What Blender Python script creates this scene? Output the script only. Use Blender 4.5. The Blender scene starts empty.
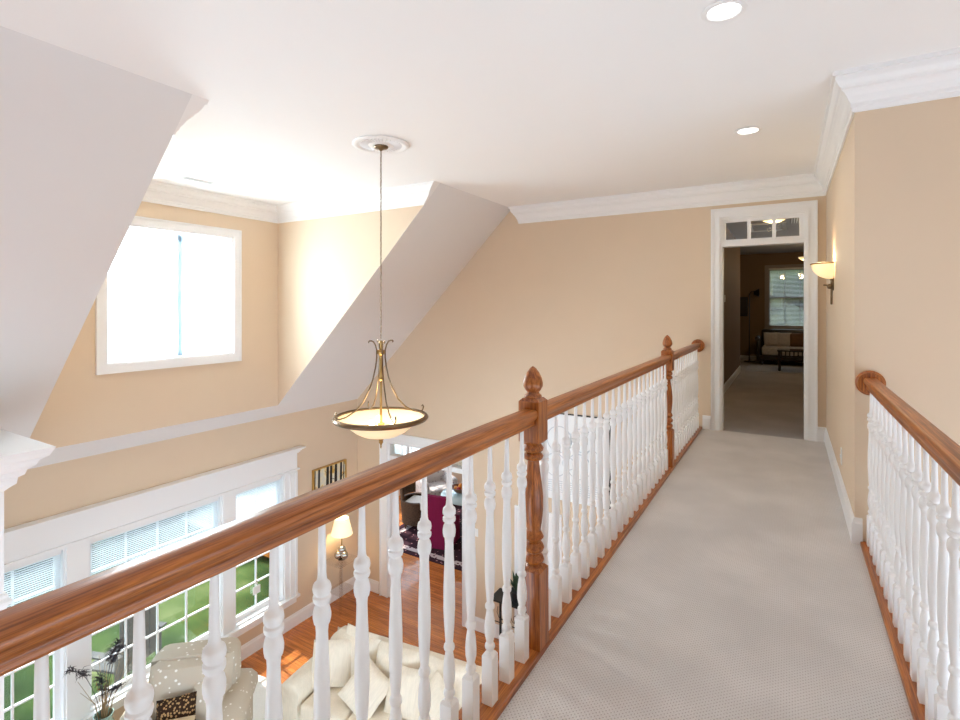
import bpy, bmesh, math, random
from mathutils import Vector, Matrix
random.seed(7)
PI = math.pi
S = bpy.context.scene
COL = S.collection

# ------------------------------------------------------------------ camera, world, sun, exposure
cam_d = bpy.data.cameras.new('camera')
cam = bpy.data.objects.new('camera', cam_d); COL.objects.link(cam)
cam.location = (0, 0, 1.38)
cam.rotation_euler = (PI/2, 0, math.atan(308/516))
cam_d.sensor_width = 36; cam_d.lens = 516/960*36
cam_d.shift_x = 0; cam_d.shift_y = -53/960
cam_d.clip_start = .02; cam_d.clip_end = 300
S.camera = cam
S.view_settings.view_transform = 'Standard'; S.view_settings.look = 'None'
S.view_settings.gamma = 1; S.view_settings.use_curve_mapping = False
S.view_settings.exposure = -0.12
S.cycles.use_denoising = True
S.cycles.max_bounces = 12; S.cycles.diffuse_bounces = 7; S.cycles.transparent_max_bounces = 16
S.cycles.sample_clamp_indirect = 12
S.cycles.caustics_reflective = False; S.cycles.caustics_refractive = False
W = bpy.data.worlds.new('sky'); S.world = W; W.use_nodes = True
wn = W.node_tree.nodes; wl = W.node_tree.links
bg = wn['Background']; bg.inputs['Strength'].default_value = 4.9
tc = wn.new('ShaderNodeTexCoord'); sx = wn.new('ShaderNodeSeparateXYZ'); cr = wn.new('ShaderNodeValToRGB')
wl.new(tc.outputs['Generated'], sx.inputs[0]); wl.new(sx.outputs['Z'], cr.inputs[0]); wl.new(cr.outputs[0], bg.inputs[0])
cr.color_ramp.elements[0].position = 0.0; cr.color_ramp.elements[0].color = (.67, .84, 1, 1)
cr.color_ramp.elements[1].position = .9; cr.color_ramp.elements[1].color = (.66, .82, 1, 1)
sd = bpy.data.lights.new('sun', 'SUN'); sd.energy = 8.0; sd.angle = math.radians(.8); sd.color = (1, .95, .87)
sun = bpy.data.objects.new('sun', sd); COL.objects.link(sun)
sun.rotation_euler = Vector((-.62, .10, .78)).to_track_quat('Z', 'Y').to_euler()
sun.location = (-14, 2, 12)

def lamp(name, kind, loc, energy, color, size=.1, rot=None, spot=None):
    d = bpy.data.lights.new(name, kind); d.energy = energy; d.color = color
    if kind == 'AREA': d.shape = 'DISK'; d.size = size
    else: d.shadow_soft_size = size
    if spot: d.spot_size = spot; d.spot_blend = .6
    o = bpy.data.objects.new(name, d); COL.objects.link(o); o.location = loc
    if rot: o.rotation_euler = rot
    return o

d_ = bpy.data.lights.new('dormer_daylight', 'AREA'); d_.shape = 'RECTANGLE'; d_.size = 1.6; d_.size_y = .95; d_.energy = 400; d_.color = (.85, .93, 1)
o_ = bpy.data.objects.new('dormer_daylight', d_); COL.objects.link(o_); o_.location = (-6.45, 3.3, 1.55); o_.rotation_euler = (0, -PI/2, 0)

# ------------------------------------------------------------------ materials
def new_mat(name):
    m = bpy.data.materials.new(name); m.use_nodes = True
    return m, m.node_tree.nodes, m.node_tree.links, m.node_tree.nodes['Principled BSDF']
def plain(name, col, rough=.6, metal=0, noise=0, nscale=40, bump=0, trans=0, alpha=1, emis=None, es=0, spec=.5, coat=0):
    m, n, l, b = new_mat(name)
    b.inputs['Base Color'].default_value = (*col, 1); b.inputs['Roughness'].default_value = rough
    b.inputs['Metallic'].default_value = metal; b.inputs['Transmission Weight'].default_value = trans
    b.inputs['Alpha'].default_value = alpha; b.inputs['Specular IOR Level'].default_value = spec
    b.inputs['Coat Weight'].default_value = coat
    if emis: b.inputs['Emission Color'].default_value = (*emis, 1); b.inputs['Emission Strength'].default_value = es
    if noise or bump:
        t = n.new('ShaderNodeTexCoord'); x = n.new('ShaderNodeTexNoise'); x.inputs['Scale'].default_value = nscale
        x.inputs['Detail'].default_value = 4
        l.new(t.outputs['Object'], x.inputs['Vector'])
        if noise:
            mx = n.new('ShaderNodeMixRGB'); mx.blend_type = 'MIX'
            mx.inputs[1].default_value = (*[c*(1-noise) for c in col], 1); mx.inputs[2].default_value = (*[min(1, c*(1+noise)) for c in col], 1)
            l.new(x.outputs['Fac'], mx.inputs[0]); l.new(mx.outputs[0], b.inputs['Base Color'])
        if bump:
            bp = n.new('ShaderNodeBump'); bp.inputs['Strength'].default_value = bump; bp.inputs['Distance'].default_value = .003
            l.new(x.outputs['Fac'], bp.inputs['Height']); l.new(bp.outputs[0], b.inputs['Normal'])
    return m
def wood(name, dark, light, axis='Y', rough=.34, scale=1.0, coat=.12):
    m, n, l, b = new_mat(name)
    t = n.new('ShaderNodeTexCoord'); mp = n.new('ShaderNodeMapping')
    s = {'X': (1.3, 42, 42), 'Y': (42, 1.3, 42), 'Z': (42, 42, 1.6)}[axis]
    mp.inputs['Scale'].default_value = [v*scale for v in s]
    l.new(t.outputs['Object'], mp.inputs[0])
    a = n.new('ShaderNodeTexNoise'); a.inputs['Scale'].default_value = 1.6; a.inputs['Detail'].default_value = 5; a.inputs['Distortion'].default_value = 1.2
    c = n.new('ShaderNodeTexNoise'); c.inputs['Scale'].default_value = 9; c.inputs['Detail'].default_value = 2
    l.new(mp.outputs[0], a.inputs['Vector']); l.new(mp.outputs[0], c.inputs['Vector'])
    r = n.new('ShaderNodeValToRGB'); r.color_ramp.elements[0].position = .34; r.color_ramp.elements[1].position = .66
    r.color_ramp.elements[0].color = (*dark, 1); r.color_ramp.elements[1].color = (*light, 1)
    l.new(a.outputs['Fac'], r.inputs[0])
    r2 = n.new('ShaderNodeValToRGB'); r2.color_ramp.elements[0].position = .36; r2.color_ramp.elements[1].position = .5
    r2.color_ramp.elements[0].color = (.55, .5, .45, 1); r2.color_ramp.elements[1].color = (1, 1, 1, 1)
    l.new(c.outputs['Fac'], r2.inputs[0])
    mx = n.new('ShaderNodeMixRGB'); mx.blend_type = 'MULTIPLY'; mx.inputs[0].default_value = .8
    l.new(r.outputs[0], mx.inputs[1]); l.new(r2.outputs[0], mx.inputs[2]); l.new(mx.outputs[0], b.inputs['Base Color'])
    b.inputs['Roughness'].default_value = rough; b.inputs['Coat Weight'].default_value = coat; b.inputs['Coat Roughness'].default_value = .15
    return m
def carpet_mat(name, c1, c2):
    m, n, l, b = new_mat(name)
    t = n.new('ShaderNodeTexCoord'); sp = n.new('ShaderNodeSeparateXYZ'); l.new(t.outputs['Object'], sp.inputs[0])
    def M(op, a, bb=None):
        q = n.new('ShaderNodeMath'); q.operation = op
        for i, v in enumerate((a, bb)):
            if v is None: continue
            if isinstance(v, (int, float)): q.inputs[i].default_value = v
            else: l.new(v, q.inputs[i])
        return q.outputs[0]
    k = 2*PI/.0125
    sxx = M('SINE', M('MULTIPLY', M('ADD', sp.outputs['X'], sp.outputs['Y']), k*.72))
    syy = M('SINE', M('MULTIPLY', M('SUBTRACT', sp.outputs['X'], sp.outputs['Y']), k*.72))
    d = M('MULTIPLY', M('MAXIMUM', sxx, 0), M('MAXIMUM', syy, 0))
    pit = n.new('ShaderNodeMapRange'); pit.inputs[1].default_value = .25; pit.inputs[2].default_value = .75; l.new(d, pit.inputs[0])
    ns = n.new('ShaderNodeTexNoise'); ns.inputs['Scale'].default_value = 2.2; ns.inputs['Detail'].default_value = 5; l.new(t.outputs['Object'], ns.inputs['Vector'])
    nf = n.new('ShaderNodeTexNoise'); nf.inputs['Scale'].default_value = 260; nf.inputs['Detail'].default_value = 2; l.new(t.outputs['Object'], nf.inputs['Vector'])
    mr = n.new('ShaderNodeMapRange'); mr.inputs[1].default_value = .38; mr.inputs[2].default_value = .66; l.new(ns.outputs['Fac'], mr.inputs[0])
    a = n.new('ShaderNodeMixRGB'); a.inputs[1].default_value = (*[v*.87 for v in c1], 1); a.inputs[2].default_value = (*c1, 1); l.new(mr.outputs[0], a.inputs[0])
    a2 = n.new('ShaderNodeMixRGB'); a2.blend_type = 'MULTIPLY'; a2.inputs[0].default_value = .35; l.new(a.outputs[0], a2.inputs[1]); l.new(nf.outputs['Fac'], a2.inputs[2])
    e = n.new('ShaderNodeMixRGB'); e.inputs[2].default_value = (*c2, 1); l.new(pit.outputs[0], e.inputs[0]); l.new(a2.outputs[0], e.inputs[1]); l.new(e.outputs[0], b.inputs['Base Color'])
    bp = n.new('ShaderNodeBump'); bp.invert = True; bp.inputs['Strength'].default_value = .6; bp.inputs['Distance'].default_value = .004
    l.new(d, bp.inputs['Height']); l.new(bp.outputs[0], b.inputs['Normal'])
    b.inputs['Roughness'].default_value = .95; b.inputs['Specular IOR Level'].default_value = .1
    return m
def plank_mat(name):
    m, n, l, b = new_mat(name)
    t = n.new('ShaderNodeTexCoord')
    br = n.new('ShaderNodeTexBrick'); br.inputs['Scale'].default_value = 1; br.inputs['Brick Width'].default_value = 1.1; br.inputs['Row Height'].default_value = .062
    br.inputs['Mortar Size'].default_value = .0012; br.inputs['Mortar'].default_value = (.10, .03, .01, 1)
    br.inputs['Color1'].default_value = (.62, .215, .05, 1); br.inputs['Color2'].default_value = (.44, .145, .036, 1)
    l.new(t.outputs['Object'], br.inputs['Vector'])
    mp = n.new('ShaderNodeMapping'); mp.inputs['Scale'].default_value = (3, 60, 3); l.new(t.outputs['Object'], mp.inputs[0])
    ns = n.new('ShaderNodeTexNoise'); ns.inputs['Scale'].default_value = 1; ns.inputs['Detail'].default_value = 4; l.new(mp.outputs[0], ns.inputs['Vector'])
    r = n.new('ShaderNodeValToRGB'); r.color_ramp.elements[0].position = .3; r.color_ramp.elements[0].color = (.6, .55, .5, 1); r.color_ramp.elements[1].position = .65; r.color_ramp.elements[1].color = (1.15, 1.1, 1.05, 1)
    l.new(ns.outputs['Fac'], r.inputs[0])
    mx = n.new('ShaderNodeMixRGB'); mx.blend_type = 'MULTIPLY'; mx.inputs[0].default_value = 1
    l.new(br.outputs['Color'], mx.inputs[1]); l.new(r.outputs[0], mx.inputs[2]); l.new(mx.outputs[0], b.inputs['Base Color'])
    b.inputs['Roughness'].default_value = .22; b.inputs['Coat Weight'].default_value = .3
    return m
def voronoi_mat(name, base, spot, scale, thr, soft=.04, rough=.9, rnd=1.0):
    m, n, l, b = new_mat(name)
    t = n.new('ShaderNodeTexCoord'); v = n.new('ShaderNodeTexVoronoi'); v.inputs['Scale'].default_value = scale; v.inputs['Randomness'].default_value = rnd
    l.new(t.outputs['Object'], v.inputs['Vector'])
    r = n.new('ShaderNodeMapRange'); r.inputs[1].default_value = thr; r.inputs[2].default_value = thr+soft; l.new(v.outputs['Distance'], r.inputs[0])
    mx = n.new('ShaderNodeMixRGB'); mx.inputs[1].default_value = (*spot, 1); mx.inputs[2].default_value = (*base, 1)
    l.new(r.outputs[0], mx.inputs[0]); l.new(mx.outputs[0], b.inputs['Base Color']); b.inputs['Roughness'].default_value = rough
    b.inputs['Specular IOR Level'].default_value = .15
    return m
def fabric_mat(name, c, stripe=.12, sc=70):
    m, n, l, b = new_mat(name)
    t = n.new('ShaderNodeTexCoord'); mp = n.new('ShaderNodeMapping'); mp.inputs['Scale'].default_value = (sc, sc, sc*.12); l.new(t.outputs['Object'], mp.inputs[0])
    x = n.new('ShaderNodeTexNoise'); x.inputs['Scale'].default_value = 1; x.inputs['Detail'].default_value = 3; l.new(mp.outputs[0], x.inputs['Vector'])
    mx = n.new('ShaderNodeMixRGB'); mx.inputs[1].default_value = (*[v*(1-stripe*2) for v in c], 1); mx.inputs[2].default_value = (*[min(1, v*(1+stripe)) for v in c], 1)
    l.new(x.outputs['Fac'], mx.inputs[0]); l.new(mx.outputs[0], b.inputs['Base Color'])
    w = n.new('ShaderNodeTexNoise'); w.inputs['Scale'].default_value = 7; w.inputs['Detail'].default_value = 2; l.new(t.outputs['Object'], w.inputs['Vector'])
    bp = n.new('ShaderNodeBump'); bp.inputs['Strength'].default_value = .5; bp.inputs['Distance'].default_value = .03; l.new(w.outputs['Fac'], bp.inputs['Height']); l.new(bp.outputs[0], b.inputs['Normal'])
    b.inputs['Roughness'].default_value = .95; b.inputs['Specular IOR Level'].default_value = .1
    return m
def see_through(name, color, trans_share, transl=0.6, glossy=False):
    m = bpy.data.materials.new(name); m.use_nodes = True; n = m.node_tree.nodes; l = m.node_tree.links; n.clear()
    o = n.new('ShaderNodeOutputMaterial'); tr = n.new('ShaderNodeBsdfTransparent')
    tr.inputs[0].default_value = (*color, 1) if glossy else (1, 1, 1, 1)
    if glossy:
        g = n.new('ShaderNodeBsdfGlossy'); g.inputs['Roughness'].default_value = .03
        mx = n.new('ShaderNodeMixShader'); mx.inputs[0].default_value = 1-trans_share; l.new(tr.outputs[0], mx.inputs[1]); l.new(g.outputs[0], mx.inputs[2])
    else:
        d = n.new('ShaderNodeBsdfDiffuse'); d.inputs[0].default_value = (*color, 1); ts = n.new('ShaderNodeBsdfTranslucent'); ts.inputs[0].default_value = (*color, 1)
        m1 = n.new('ShaderNodeMixShader'); m1.inputs[0].default_value = transl; l.new(d.outputs[0], m1.inputs[1]); l.new(ts.outputs[0], m1.inputs[2])
        mx = n.new('ShaderNodeMixShader'); mx.inputs[0].default_value = 1-trans_share; l.new(tr.outputs[0], mx.inputs[1]); l.new(m1.outputs[0], mx.inputs[2])
    l.new(mx.outputs[0], o.inputs[0])
    return m

M = {}
M['wall'] = plain('beige wall paint', (.68, .54, .395), .75, noise=.02, nscale=3, bump=.05)
M['wall_side_added'] = M['wall']
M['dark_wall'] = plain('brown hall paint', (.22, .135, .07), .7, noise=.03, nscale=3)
M['slope'] = plain('shaded ceiling paint', (.755, .755, .76), .85, noise=.01, nscale=2)  # ceiling white greyed, putting the slope's shade into its colour
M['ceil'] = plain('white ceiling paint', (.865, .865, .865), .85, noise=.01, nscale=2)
M['trim'] = plain('white trim enamel', (.84, .84, .84), .35, noise=.01, nscale=4)
M['bal'] = plain('white baluster enamel', (.86, .86, .86), .32, noise=.01, nscale=9)
OD, OL = (.22, .055, .009), (.50, .165, .032)
M['oakY'] = wood('oak rail', OD, OL, 'Y')
M['oakZ'] = wood('oak newel', OD, OL, 'Z')
M['carpet'] = carpet_mat('looped beige carpet', (.83, .80, .775), (.38, .34, .31))
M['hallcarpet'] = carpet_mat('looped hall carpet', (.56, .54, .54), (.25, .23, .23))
M['plank'] = plank_mat('cherry plank floor')
M['bronze'] = plain('antique bronze', (.20, .14, .085), .28, 1, noise=.2, nscale=30)
M['brass'] = plain('aged brass', (.42, .27, .10), .3, 1, noise=.15, nscale=30)
M['black'] = plain('black iron', (.012, .012, .013), .4, noise=.2, nscale=30)
M['lampglass'] = plain('alabaster lamp glass', (.85, .72, .48), .4, emis=(1, .76, .42), es=.42, noise=.08, nscale=12)
M['lampglass2'] = plain('dim lamp glass', (.8, .62, .4), .4, emis=(1, .72, .36), es=.95, noise=.08, nscale=12)
M['bulb'] = plain('lit bulb', (1, .9, .7), .4, emis=(1, .83, .55), es=8, noise=.01)
M['downlight'] = plain('lit downlight lens', (1, 1, 1), .4, emis=(1, .98, .94), es=6, noise=.01)
M['shade'] = plain('lit cream lampshade', (.9, .8, .6), .8, emis=(1, .83, .52), es=.75, noise=.03)
M['glass'] = see_through('window glass', (.97, .99, .98), .93, glossy=True)
M['sheer'] = see_through('sheer curtain voile', (.90, .94, .96), .42, .8)
M['hem'] = see_through('double voile hem', (.34, .39, .42), .0, .85)
M['header'] = see_through('gathered voile header', (.6, .64, .68), .05, .85)
M['blind'] = see_through('white blind slat', (.86, .90, .92), .0, .45)
M['acrylic'] = see_through('clear acrylic', (.99, .99, .99), .84, glossy=True)
M['tableglass'] = plain('frosted green table glass', (.42, .52, .52), .12, noise=.04, nscale=5)
M['cream'] = fabric_mat('cream sofa chenille', (.80, .71, .57), .07)
M['cream2'] = fabric_mat('cream pillow chenille', (.84, .75, .61), .09, 60)
M['dots'] = voronoi_mat('beige fabric with white sprigs', (.56, .49, .39), (.88, .86, .80), 16, .17)
M['leopard'] = voronoi_mat('leopard print fabric', (.035, .018, .01), (.45, .27, .12), 38, .36)
M['tan'] = fabric_mat('tan pillow cloth', (.60, .47, .30), .08)
M['magenta'] = fabric_mat('magenta slipcover cloth', (.22, .014, .06), .08, 20)
M['wicker'] = voronoi_mat('dark woven wicker', (.085, .05, .03), (.02, .012, .008), 60, .28, .1, .6)
M['whitecloth'] = plain('white seat cloth', (.85, .84, .82), .9, noise=.03)
M['greycloth'] = voronoi_mat('pale grey patterned cloth', (.52, .47, .45), (.32, .27, .27), 12, .22, .1)
M['rugdark'] = voronoi_mat('dark wine rug pile', (.035, .012, .018), (.42, .20, .20), 11, .17, .03)
M['rugband'] = voronoi_mat('rug band pile', (.52, .42, .40), (.09, .02, .03), 14, .3, .03)
M['rugcream'] = plain('cream rug pile', (.82, .79, .72), .95, noise=.08, nscale=60, bump=.5)
M['gold'] = plain('gold frame', (.55, .33, .09), .35, .6, noise=.1)
M['paper'] = plain('white print paper', (.84, .86, .87), .7, noise=.02)
M['greyink'] = plain('grey ink', (.60, .63, .67), .7, noise=.1)
M['chrome'] = plain('silver mercury glass', (.55, .52, .48), .15, 1, noise=.3, nscale=40)
M['lawn'] = plain('mown lawn grass', (.030, .068, .012), .9, noise=.85, nscale=1.6, bump=.6)
def ramp_mat(name, stops, sc, detail=6):
    m, n, l, b = new_mat(name)
    t = n.new('ShaderNodeTexCoord'); x = n.new('ShaderNodeTexNoise'); x.inputs['Scale'].default_value = sc; x.inputs['Detail'].default_value = detail
    l.new(t.outputs['Object'], x.inputs['Vector']); r = n.new('ShaderNodeValToRGB'); e = r.color_ramp.elements
    e[0].position = stops[0][0]; e[0].color = (*stops[0][1], 1); e[1].position = stops[-1][0]; e[1].color = (*stops[-1][1], 1)
    for p, c in stops[1:-1]: q = e.new(p); q.color = (*c, 1)
    l.new(x.outputs['Fac'], r.inputs[0]); l.new(r.outputs[0], b.inputs['Base Color']); b.inputs['Roughness'].default_value = .9; b.inputs['Specular IOR Level'].default_value = .1
    return m
M['lawn'] = ramp_mat('mown lawn grass', [(.36, (.004, .016, .004)), (.5, (.016, .040, .008)), (.60, (.05, .085, .02)), (.7, (.13, .15, .06))], .55)
M['teak'] = plain('weathered grey teak', (.075, .075, .075), .8, noise=.2, nscale=20)
M['leaf'] = plain('shrub leaves', (.013, .036, .006), .8, noise=.8, nscale=8, bump=.5)
M['patio'] = plain('pale patio stone', (.20, .20, .20), .85, noise=.15, nscale=6)
M['vase'] = plain('pale green vase glass', (.45, .62, .52), .15, noise=.08, nscale=10, trans=.3)
M['feather'] = plain('dark plume', (.03, .022, .03), .7, noise=.5, nscale=60)
M['drystem'] = plain('dry grass stem', (.30, .20, .09), .8, noise=.3, nscale=60)
M['fruit_o'] = plain('orange fruit skin', (.75, .25, .02), .45, noise=.1)
M['fruit_r'] = plain('red fruit skin', (.45, .03, .02), .4, noise=.1)
M['bowl'] = plain('brown wooden bowl', (.16, .05, .015), .4, noise=.3, nscale=20)
M['stripe'] = plain('cream sofa cloth', (.5, .45, .42), .9, noise=.3, nscale=18)
M['brownpillow'] = plain('brown pillow cloth', (.14, .07, .035), .9, noise=.3, nscale=20)
M['plate'] = plain('white plastic plate', (.82, .81, .78), .4, noise=.01)
M['greenleaf'] = plain('dark green foliage', (.03, .06, .025), .6, noise=.5, nscale=30)
M['darkwood'] = plain('black stained wood', (.02, .014, .01), .3, noise=.4, nscale=12)

def forest_mat():
    m, n, l, b = new_mat('tree picture paint')
    t = n.new('ShaderNodeTexCoord'); x = n.new('ShaderNodeTexNoise'); x.inputs['Scale'].default_value = 9; l.new(t.outputs['Object'], x.inputs['Vector'])
    r = n.new('ShaderNodeValToRGB'); e = r.color_ramp.elements; e[0].position = .35; e[0].color = (.55, .33, .06, 1); e[1].position = .6; e[1].color = (.62, .62, .55, 1)
    q = e.new(.48); q.color = (.75, .68, .45, 1)
    l.new(x.outputs['Fac'], r.inputs[0]); l.new(r.outputs[0], b.inputs['Base Color']); b.inputs['Roughness'].default_value = .5
    return m
M['picture'] = forest_mat()

# ------------------------------------------------------------------ mesh helpers
class MB:
    def __init__(s): s.bm = bmesh.new()
    def box(s, x0, y0, z0, x1, y1, z1, bev=0, seg=2):
        r = bmesh.ops.create_cube(s.bm, size=1); vs = r['verts']
        for v in vs: v.co = Vector(((x0+x1)/2+v.co.x*(x1-x0), (y0+y1)/2+v.co.y*(y1-y0), (z0+z1)/2+v.co.z*(z1-z0)))
        if bev:
            es = list({e for v in vs for e in v.link_edges})
            bmesh.ops.bevel(s.bm, geom=es, offset=bev, segments=seg, affect='EDGES', profile=.5)
        return s
    def poly(s, pts, d):
        """closed polygon extruded along d"""
        d = Vector(d); a = [s.bm.verts.new(Vector(p)) for p in pts]; b = [s.bm.verts.new(Vector(p)+d) for p in pts]
        s.bm.faces.new(a); s.bm.faces.new(b[::-1]); k = len(pts)
        for i in range(k): s.bm.faces.new((a[i], b[i], b[(i+1) % k], a[(i+1) % k]))
        return s
    def loft(s, rings, cap=True, close=True):
        R = [[s.bm.verts.new(Vector(p)) for p in r] for r in rings]; k = len(rings[0])
        for a, b in zip(R, R[1:]):
            for i in range(k if close else k-1): s.bm.faces.new((a[i], a[(i+1) % k], b[(i+1) % k], b[i]))
        if cap and close: s.bm.faces.new(R[0][::-1]); s.bm.faces.new(R[-1])
        return s
    def lathe(s, prof, c=(0, 0, 0), seg=20, axis='Z', cap=True, fl=None):
        rings = []
        for r, h in prof:
            ring = []
            for i in range(seg):
                a = 2*PI*i/seg; x, y = r*math.cos(a), r*math.sin(a)
                p = {'Z': (x, y, h), 'Y': (x, h, y), 'X': (h, x, y)}[axis]
                ring.append(Vector(p)+Vector(c))
            rings.append(ring)
        return s.loft(rings, cap)
    def tube(s, pts, r, seg=8, cap=True):
        pts = [Vector(p) for p in pts]; rr = r if isinstance(r, (list, tuple)) else [r]*len(pts)
        rings = []; up = None
        for i, p in enumerate(pts):
            t = (pts[min(i+1, len(pts)-1)]-pts[max(i-1, 0)]).normalized()
            if up is None: up = Vector((0, 0, 1)) if abs(t.z) < .9 else Vector((1, 0, 0))
            u = (up-t*up.dot(t)).normalized(); v = t.cross(u); up = u
            rings.append([p+(u*math.cos(2*PI*j/seg)+v*math.sin(2*PI*j/seg))*rr[i] for j in range(seg)])
        return s.loft(rings, cap)
    def sphere(s, c, r, sc=(1, 1, 1), u=16, v=10, jit=0):
        q = bmesh.ops.create_uvsphere(s.bm, u_segments=u, v_segments=v, radius=1)
        for x in q['verts']:
            k = 1+random.uniform(-jit, jit)
            x.co = Vector((c[0]+x.co.x*r*sc[0]*k, c[1]+x.co.y*r*sc[1]*k, c[2]+x.co.z*r*sc[2]*k))
        return s
    def pillow(s, w, h, t, mat=None, n=12, pinch=2.4):
        """cushion in local XZ plane, thick along Y, transformed by mat"""
        mat = mat or Matrix()
        front = {}; back = {}
        for i in range(n+1):
            for j in range(n+1):
                a, b = 2*i/n-1, 2*j/n-1
                e = (max(0, 1-abs(a)**pinch)*max(0, 1-abs(b)**pinch))**.5
                k = 1-.07*(1-abs(a*b))*(a*a+b*b)/2
                x, z = a*w/2*(k), b*h/2*(k)
                edge = i in (0, n) or j in (0, n)
                f = s.bm.verts.new(mat@Vector((x, -t/2*e, z))); front[i, j] = f
                back[i, j] = f if edge else s.bm.verts.new(mat@Vector((x, t/2*e, z)))
        for i in range(n):
            for j in range(n):
                s.bm.faces.new((front[i, j], front[i+1, j], front[i+1, j+1], front[i, j+1]))
                s.bm.faces.new((back[i, j], back[i, j+1], back[i+1, j+1], back[i+1, j]))
        return s
    def build(s, name, mat, parent=None, smooth=False, loc=None, rz=0, angle=40):
        bmesh.ops.remove_doubles(s.bm, verts=s.bm.verts, dist=1e-6)
        bmesh.ops.recalc_face_normals(s.bm, faces=s.bm.faces)
        me = bpy.data.meshes.new(name); s.bm.to_mesh(me); s.bm.free()
        me.materials.append(M[mat] if isinstance(mat, str) else mat)
        if smooth:
            me.polygons.foreach_set('use_smooth', [True]*len(me.polygons))
            try: me.set_sharp_from_angle(angle=math.radians(angle))
            except Exception: pass
        o = bpy.data.objects.new(name, me); COL.objects.link(o)
        if parent: o.parent = parent
        if loc: o.location = loc
        o.rotation_euler.z = rz
        return o
def tag(o, label, cat, group=None, kind=None):
    o['label'] = label; o['category'] = cat
    if group: o['group'] = group
    if kind: o['kind'] = kind
    return o
def thing(name, label, cat, loc=(0, 0, 0), rz=0, group=None):
    o = bpy.data.objects.new(name, None); COL.objects.link(o); o.location = loc; o.rotation_euler.z = rz
    o.empty_display_size = .1
    return tag(o, label, cat, group)
def struct(name, mb, mat, label=None, smooth=False, cat=None):
    o = mb.build(name, mat, None, smooth); o['kind'] = 'structure'
    o['label'] = label or name.replace('_', ' '); o['category'] = cat or name.split('_')[0]
    return o
def copy_tree(o, parent=None):
    c = o.copy(); COL.objects.link(c); c.parent = parent
    for ch in list(o.children): copy_tree(ch, c)
    return c
def box(*a, **k): return MB().box(*a, **k)

# ------------------------------------------------------------------ dimensions
G = -3.26          # lower floor
FW = 6.34          # far wall plane
LW = -6.163        # lower left wall plane
RW = .335          # right hall wall plane
RC = 3.72          # return wall plane
ZC = 2.74
DX = -5.97; D0, D1 = 1.89, 4.63     # dormer
XT = -3.27         # slope meets ceiling
BK = -2.2          # how far the shell reaches behind the camera
def sl(x): return x-XT+ZC

# ------------------------------------------------------------------ structure
struct('floor', box(-.835, BK, -.02, .36, FW, 0), 'carpet', 'carpeted upstairs bridge walkway')
f = box(-.955, BK, -.36, .485, FW, -.02); struct('trim_1', f, 'trim', 'white drywall body under the upstairs bridge')
struct('floor_living', box(LW-.1, BK, G-.12, 4, FW+.02, G), 'plank', 'cherry plank floor of the living room', cat='floor')
struct('floor_sunroom', box(-9, FW+.02, G-.12, 2, 11.5, G), 'plank', 'cherry plank floor of the room beyond', cat='floor')
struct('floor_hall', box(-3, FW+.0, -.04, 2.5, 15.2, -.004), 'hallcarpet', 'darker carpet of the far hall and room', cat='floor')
c = MB(); c.box(XT, BK, ZC, 4, FW+.14, ZC+.1); c.box(DX-.12, D0-.14, ZC, XT, D1+.14, ZC+.1)
struct('ceiling', c, 'ceil', 'flat white ceiling over the bridge')
# slopes
def slope(y0, y1, xa=XT, xb=LW):
    return [(xa, y0, sl(xa)), (xb, y0, sl(xb)), (xb-.1, y0, sl(xb)+.04), (xa, y0, sl(xa)+.14)], (0, y1-y0, 0)
zb0 = sl(DX)
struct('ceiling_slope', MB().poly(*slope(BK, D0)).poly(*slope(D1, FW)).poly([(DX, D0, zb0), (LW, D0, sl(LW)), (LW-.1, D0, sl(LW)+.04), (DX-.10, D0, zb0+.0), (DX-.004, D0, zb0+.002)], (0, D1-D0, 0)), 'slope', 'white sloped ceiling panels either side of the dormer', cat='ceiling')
# dormer
tri = lambda y: [(DX, y, sl(DX)+.002), (DX, y, ZC), (XT-.002, y, ZC)]
struct('wall_dormer_far', MB().poly(tri(D1-.001), (0, .08, 0)), 'wall', 'beige far cheek wall of the dormer', cat='wall')
struct('wall_dormer_near', MB().poly(tri(D0-.079), (0, .08, 0)), 'wall', 'beige near cheek wall of the dormer', cat='wall')
WY0, WY1, WZ0, WZ1 = 2.56, 3.97, .79, 2.255
d = MB(); zb = sl(DX)
d.box(DX-.13, D0-.08, zb+.001, DX, D1+.08, WZ0); d.box(DX-.13, D0-.08, WZ1, DX, D1+.08, ZC+.05)
d.box(DX-.13, D0-.08, WZ0, DX, WY0, WZ1); d.box(DX-.13, WY1, WZ0, DX, D1+.08, WZ1)
struct('wall_dormer', d, 'wall', 'beige dormer wall around the curtained window', cat='wall')
# lower left wall with three openings
LZ0, LZ1 = -2.79, -1.0
ops = [(1.53, 2.295), (2.483, 3.942), (4.114, 4.879)]
w = MB(); T = .16; ztop = sl(LW)+.02
w.box(LW-T, BK, G-.1, LW, FW+.1, LZ0); w.box(LW-T, BK, LZ1, LW, FW+.1, ztop)
ys = [BK]+[v for o in ops for v in o]+[FW+.1]
for i in range(0, len(ys), 2): w.box(LW-T, ys[i], LZ0, LW, ys[i+1], LZ1)
struct('wall_left', w, 'wall', 'tall beige living room wall with the triple window')
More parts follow.
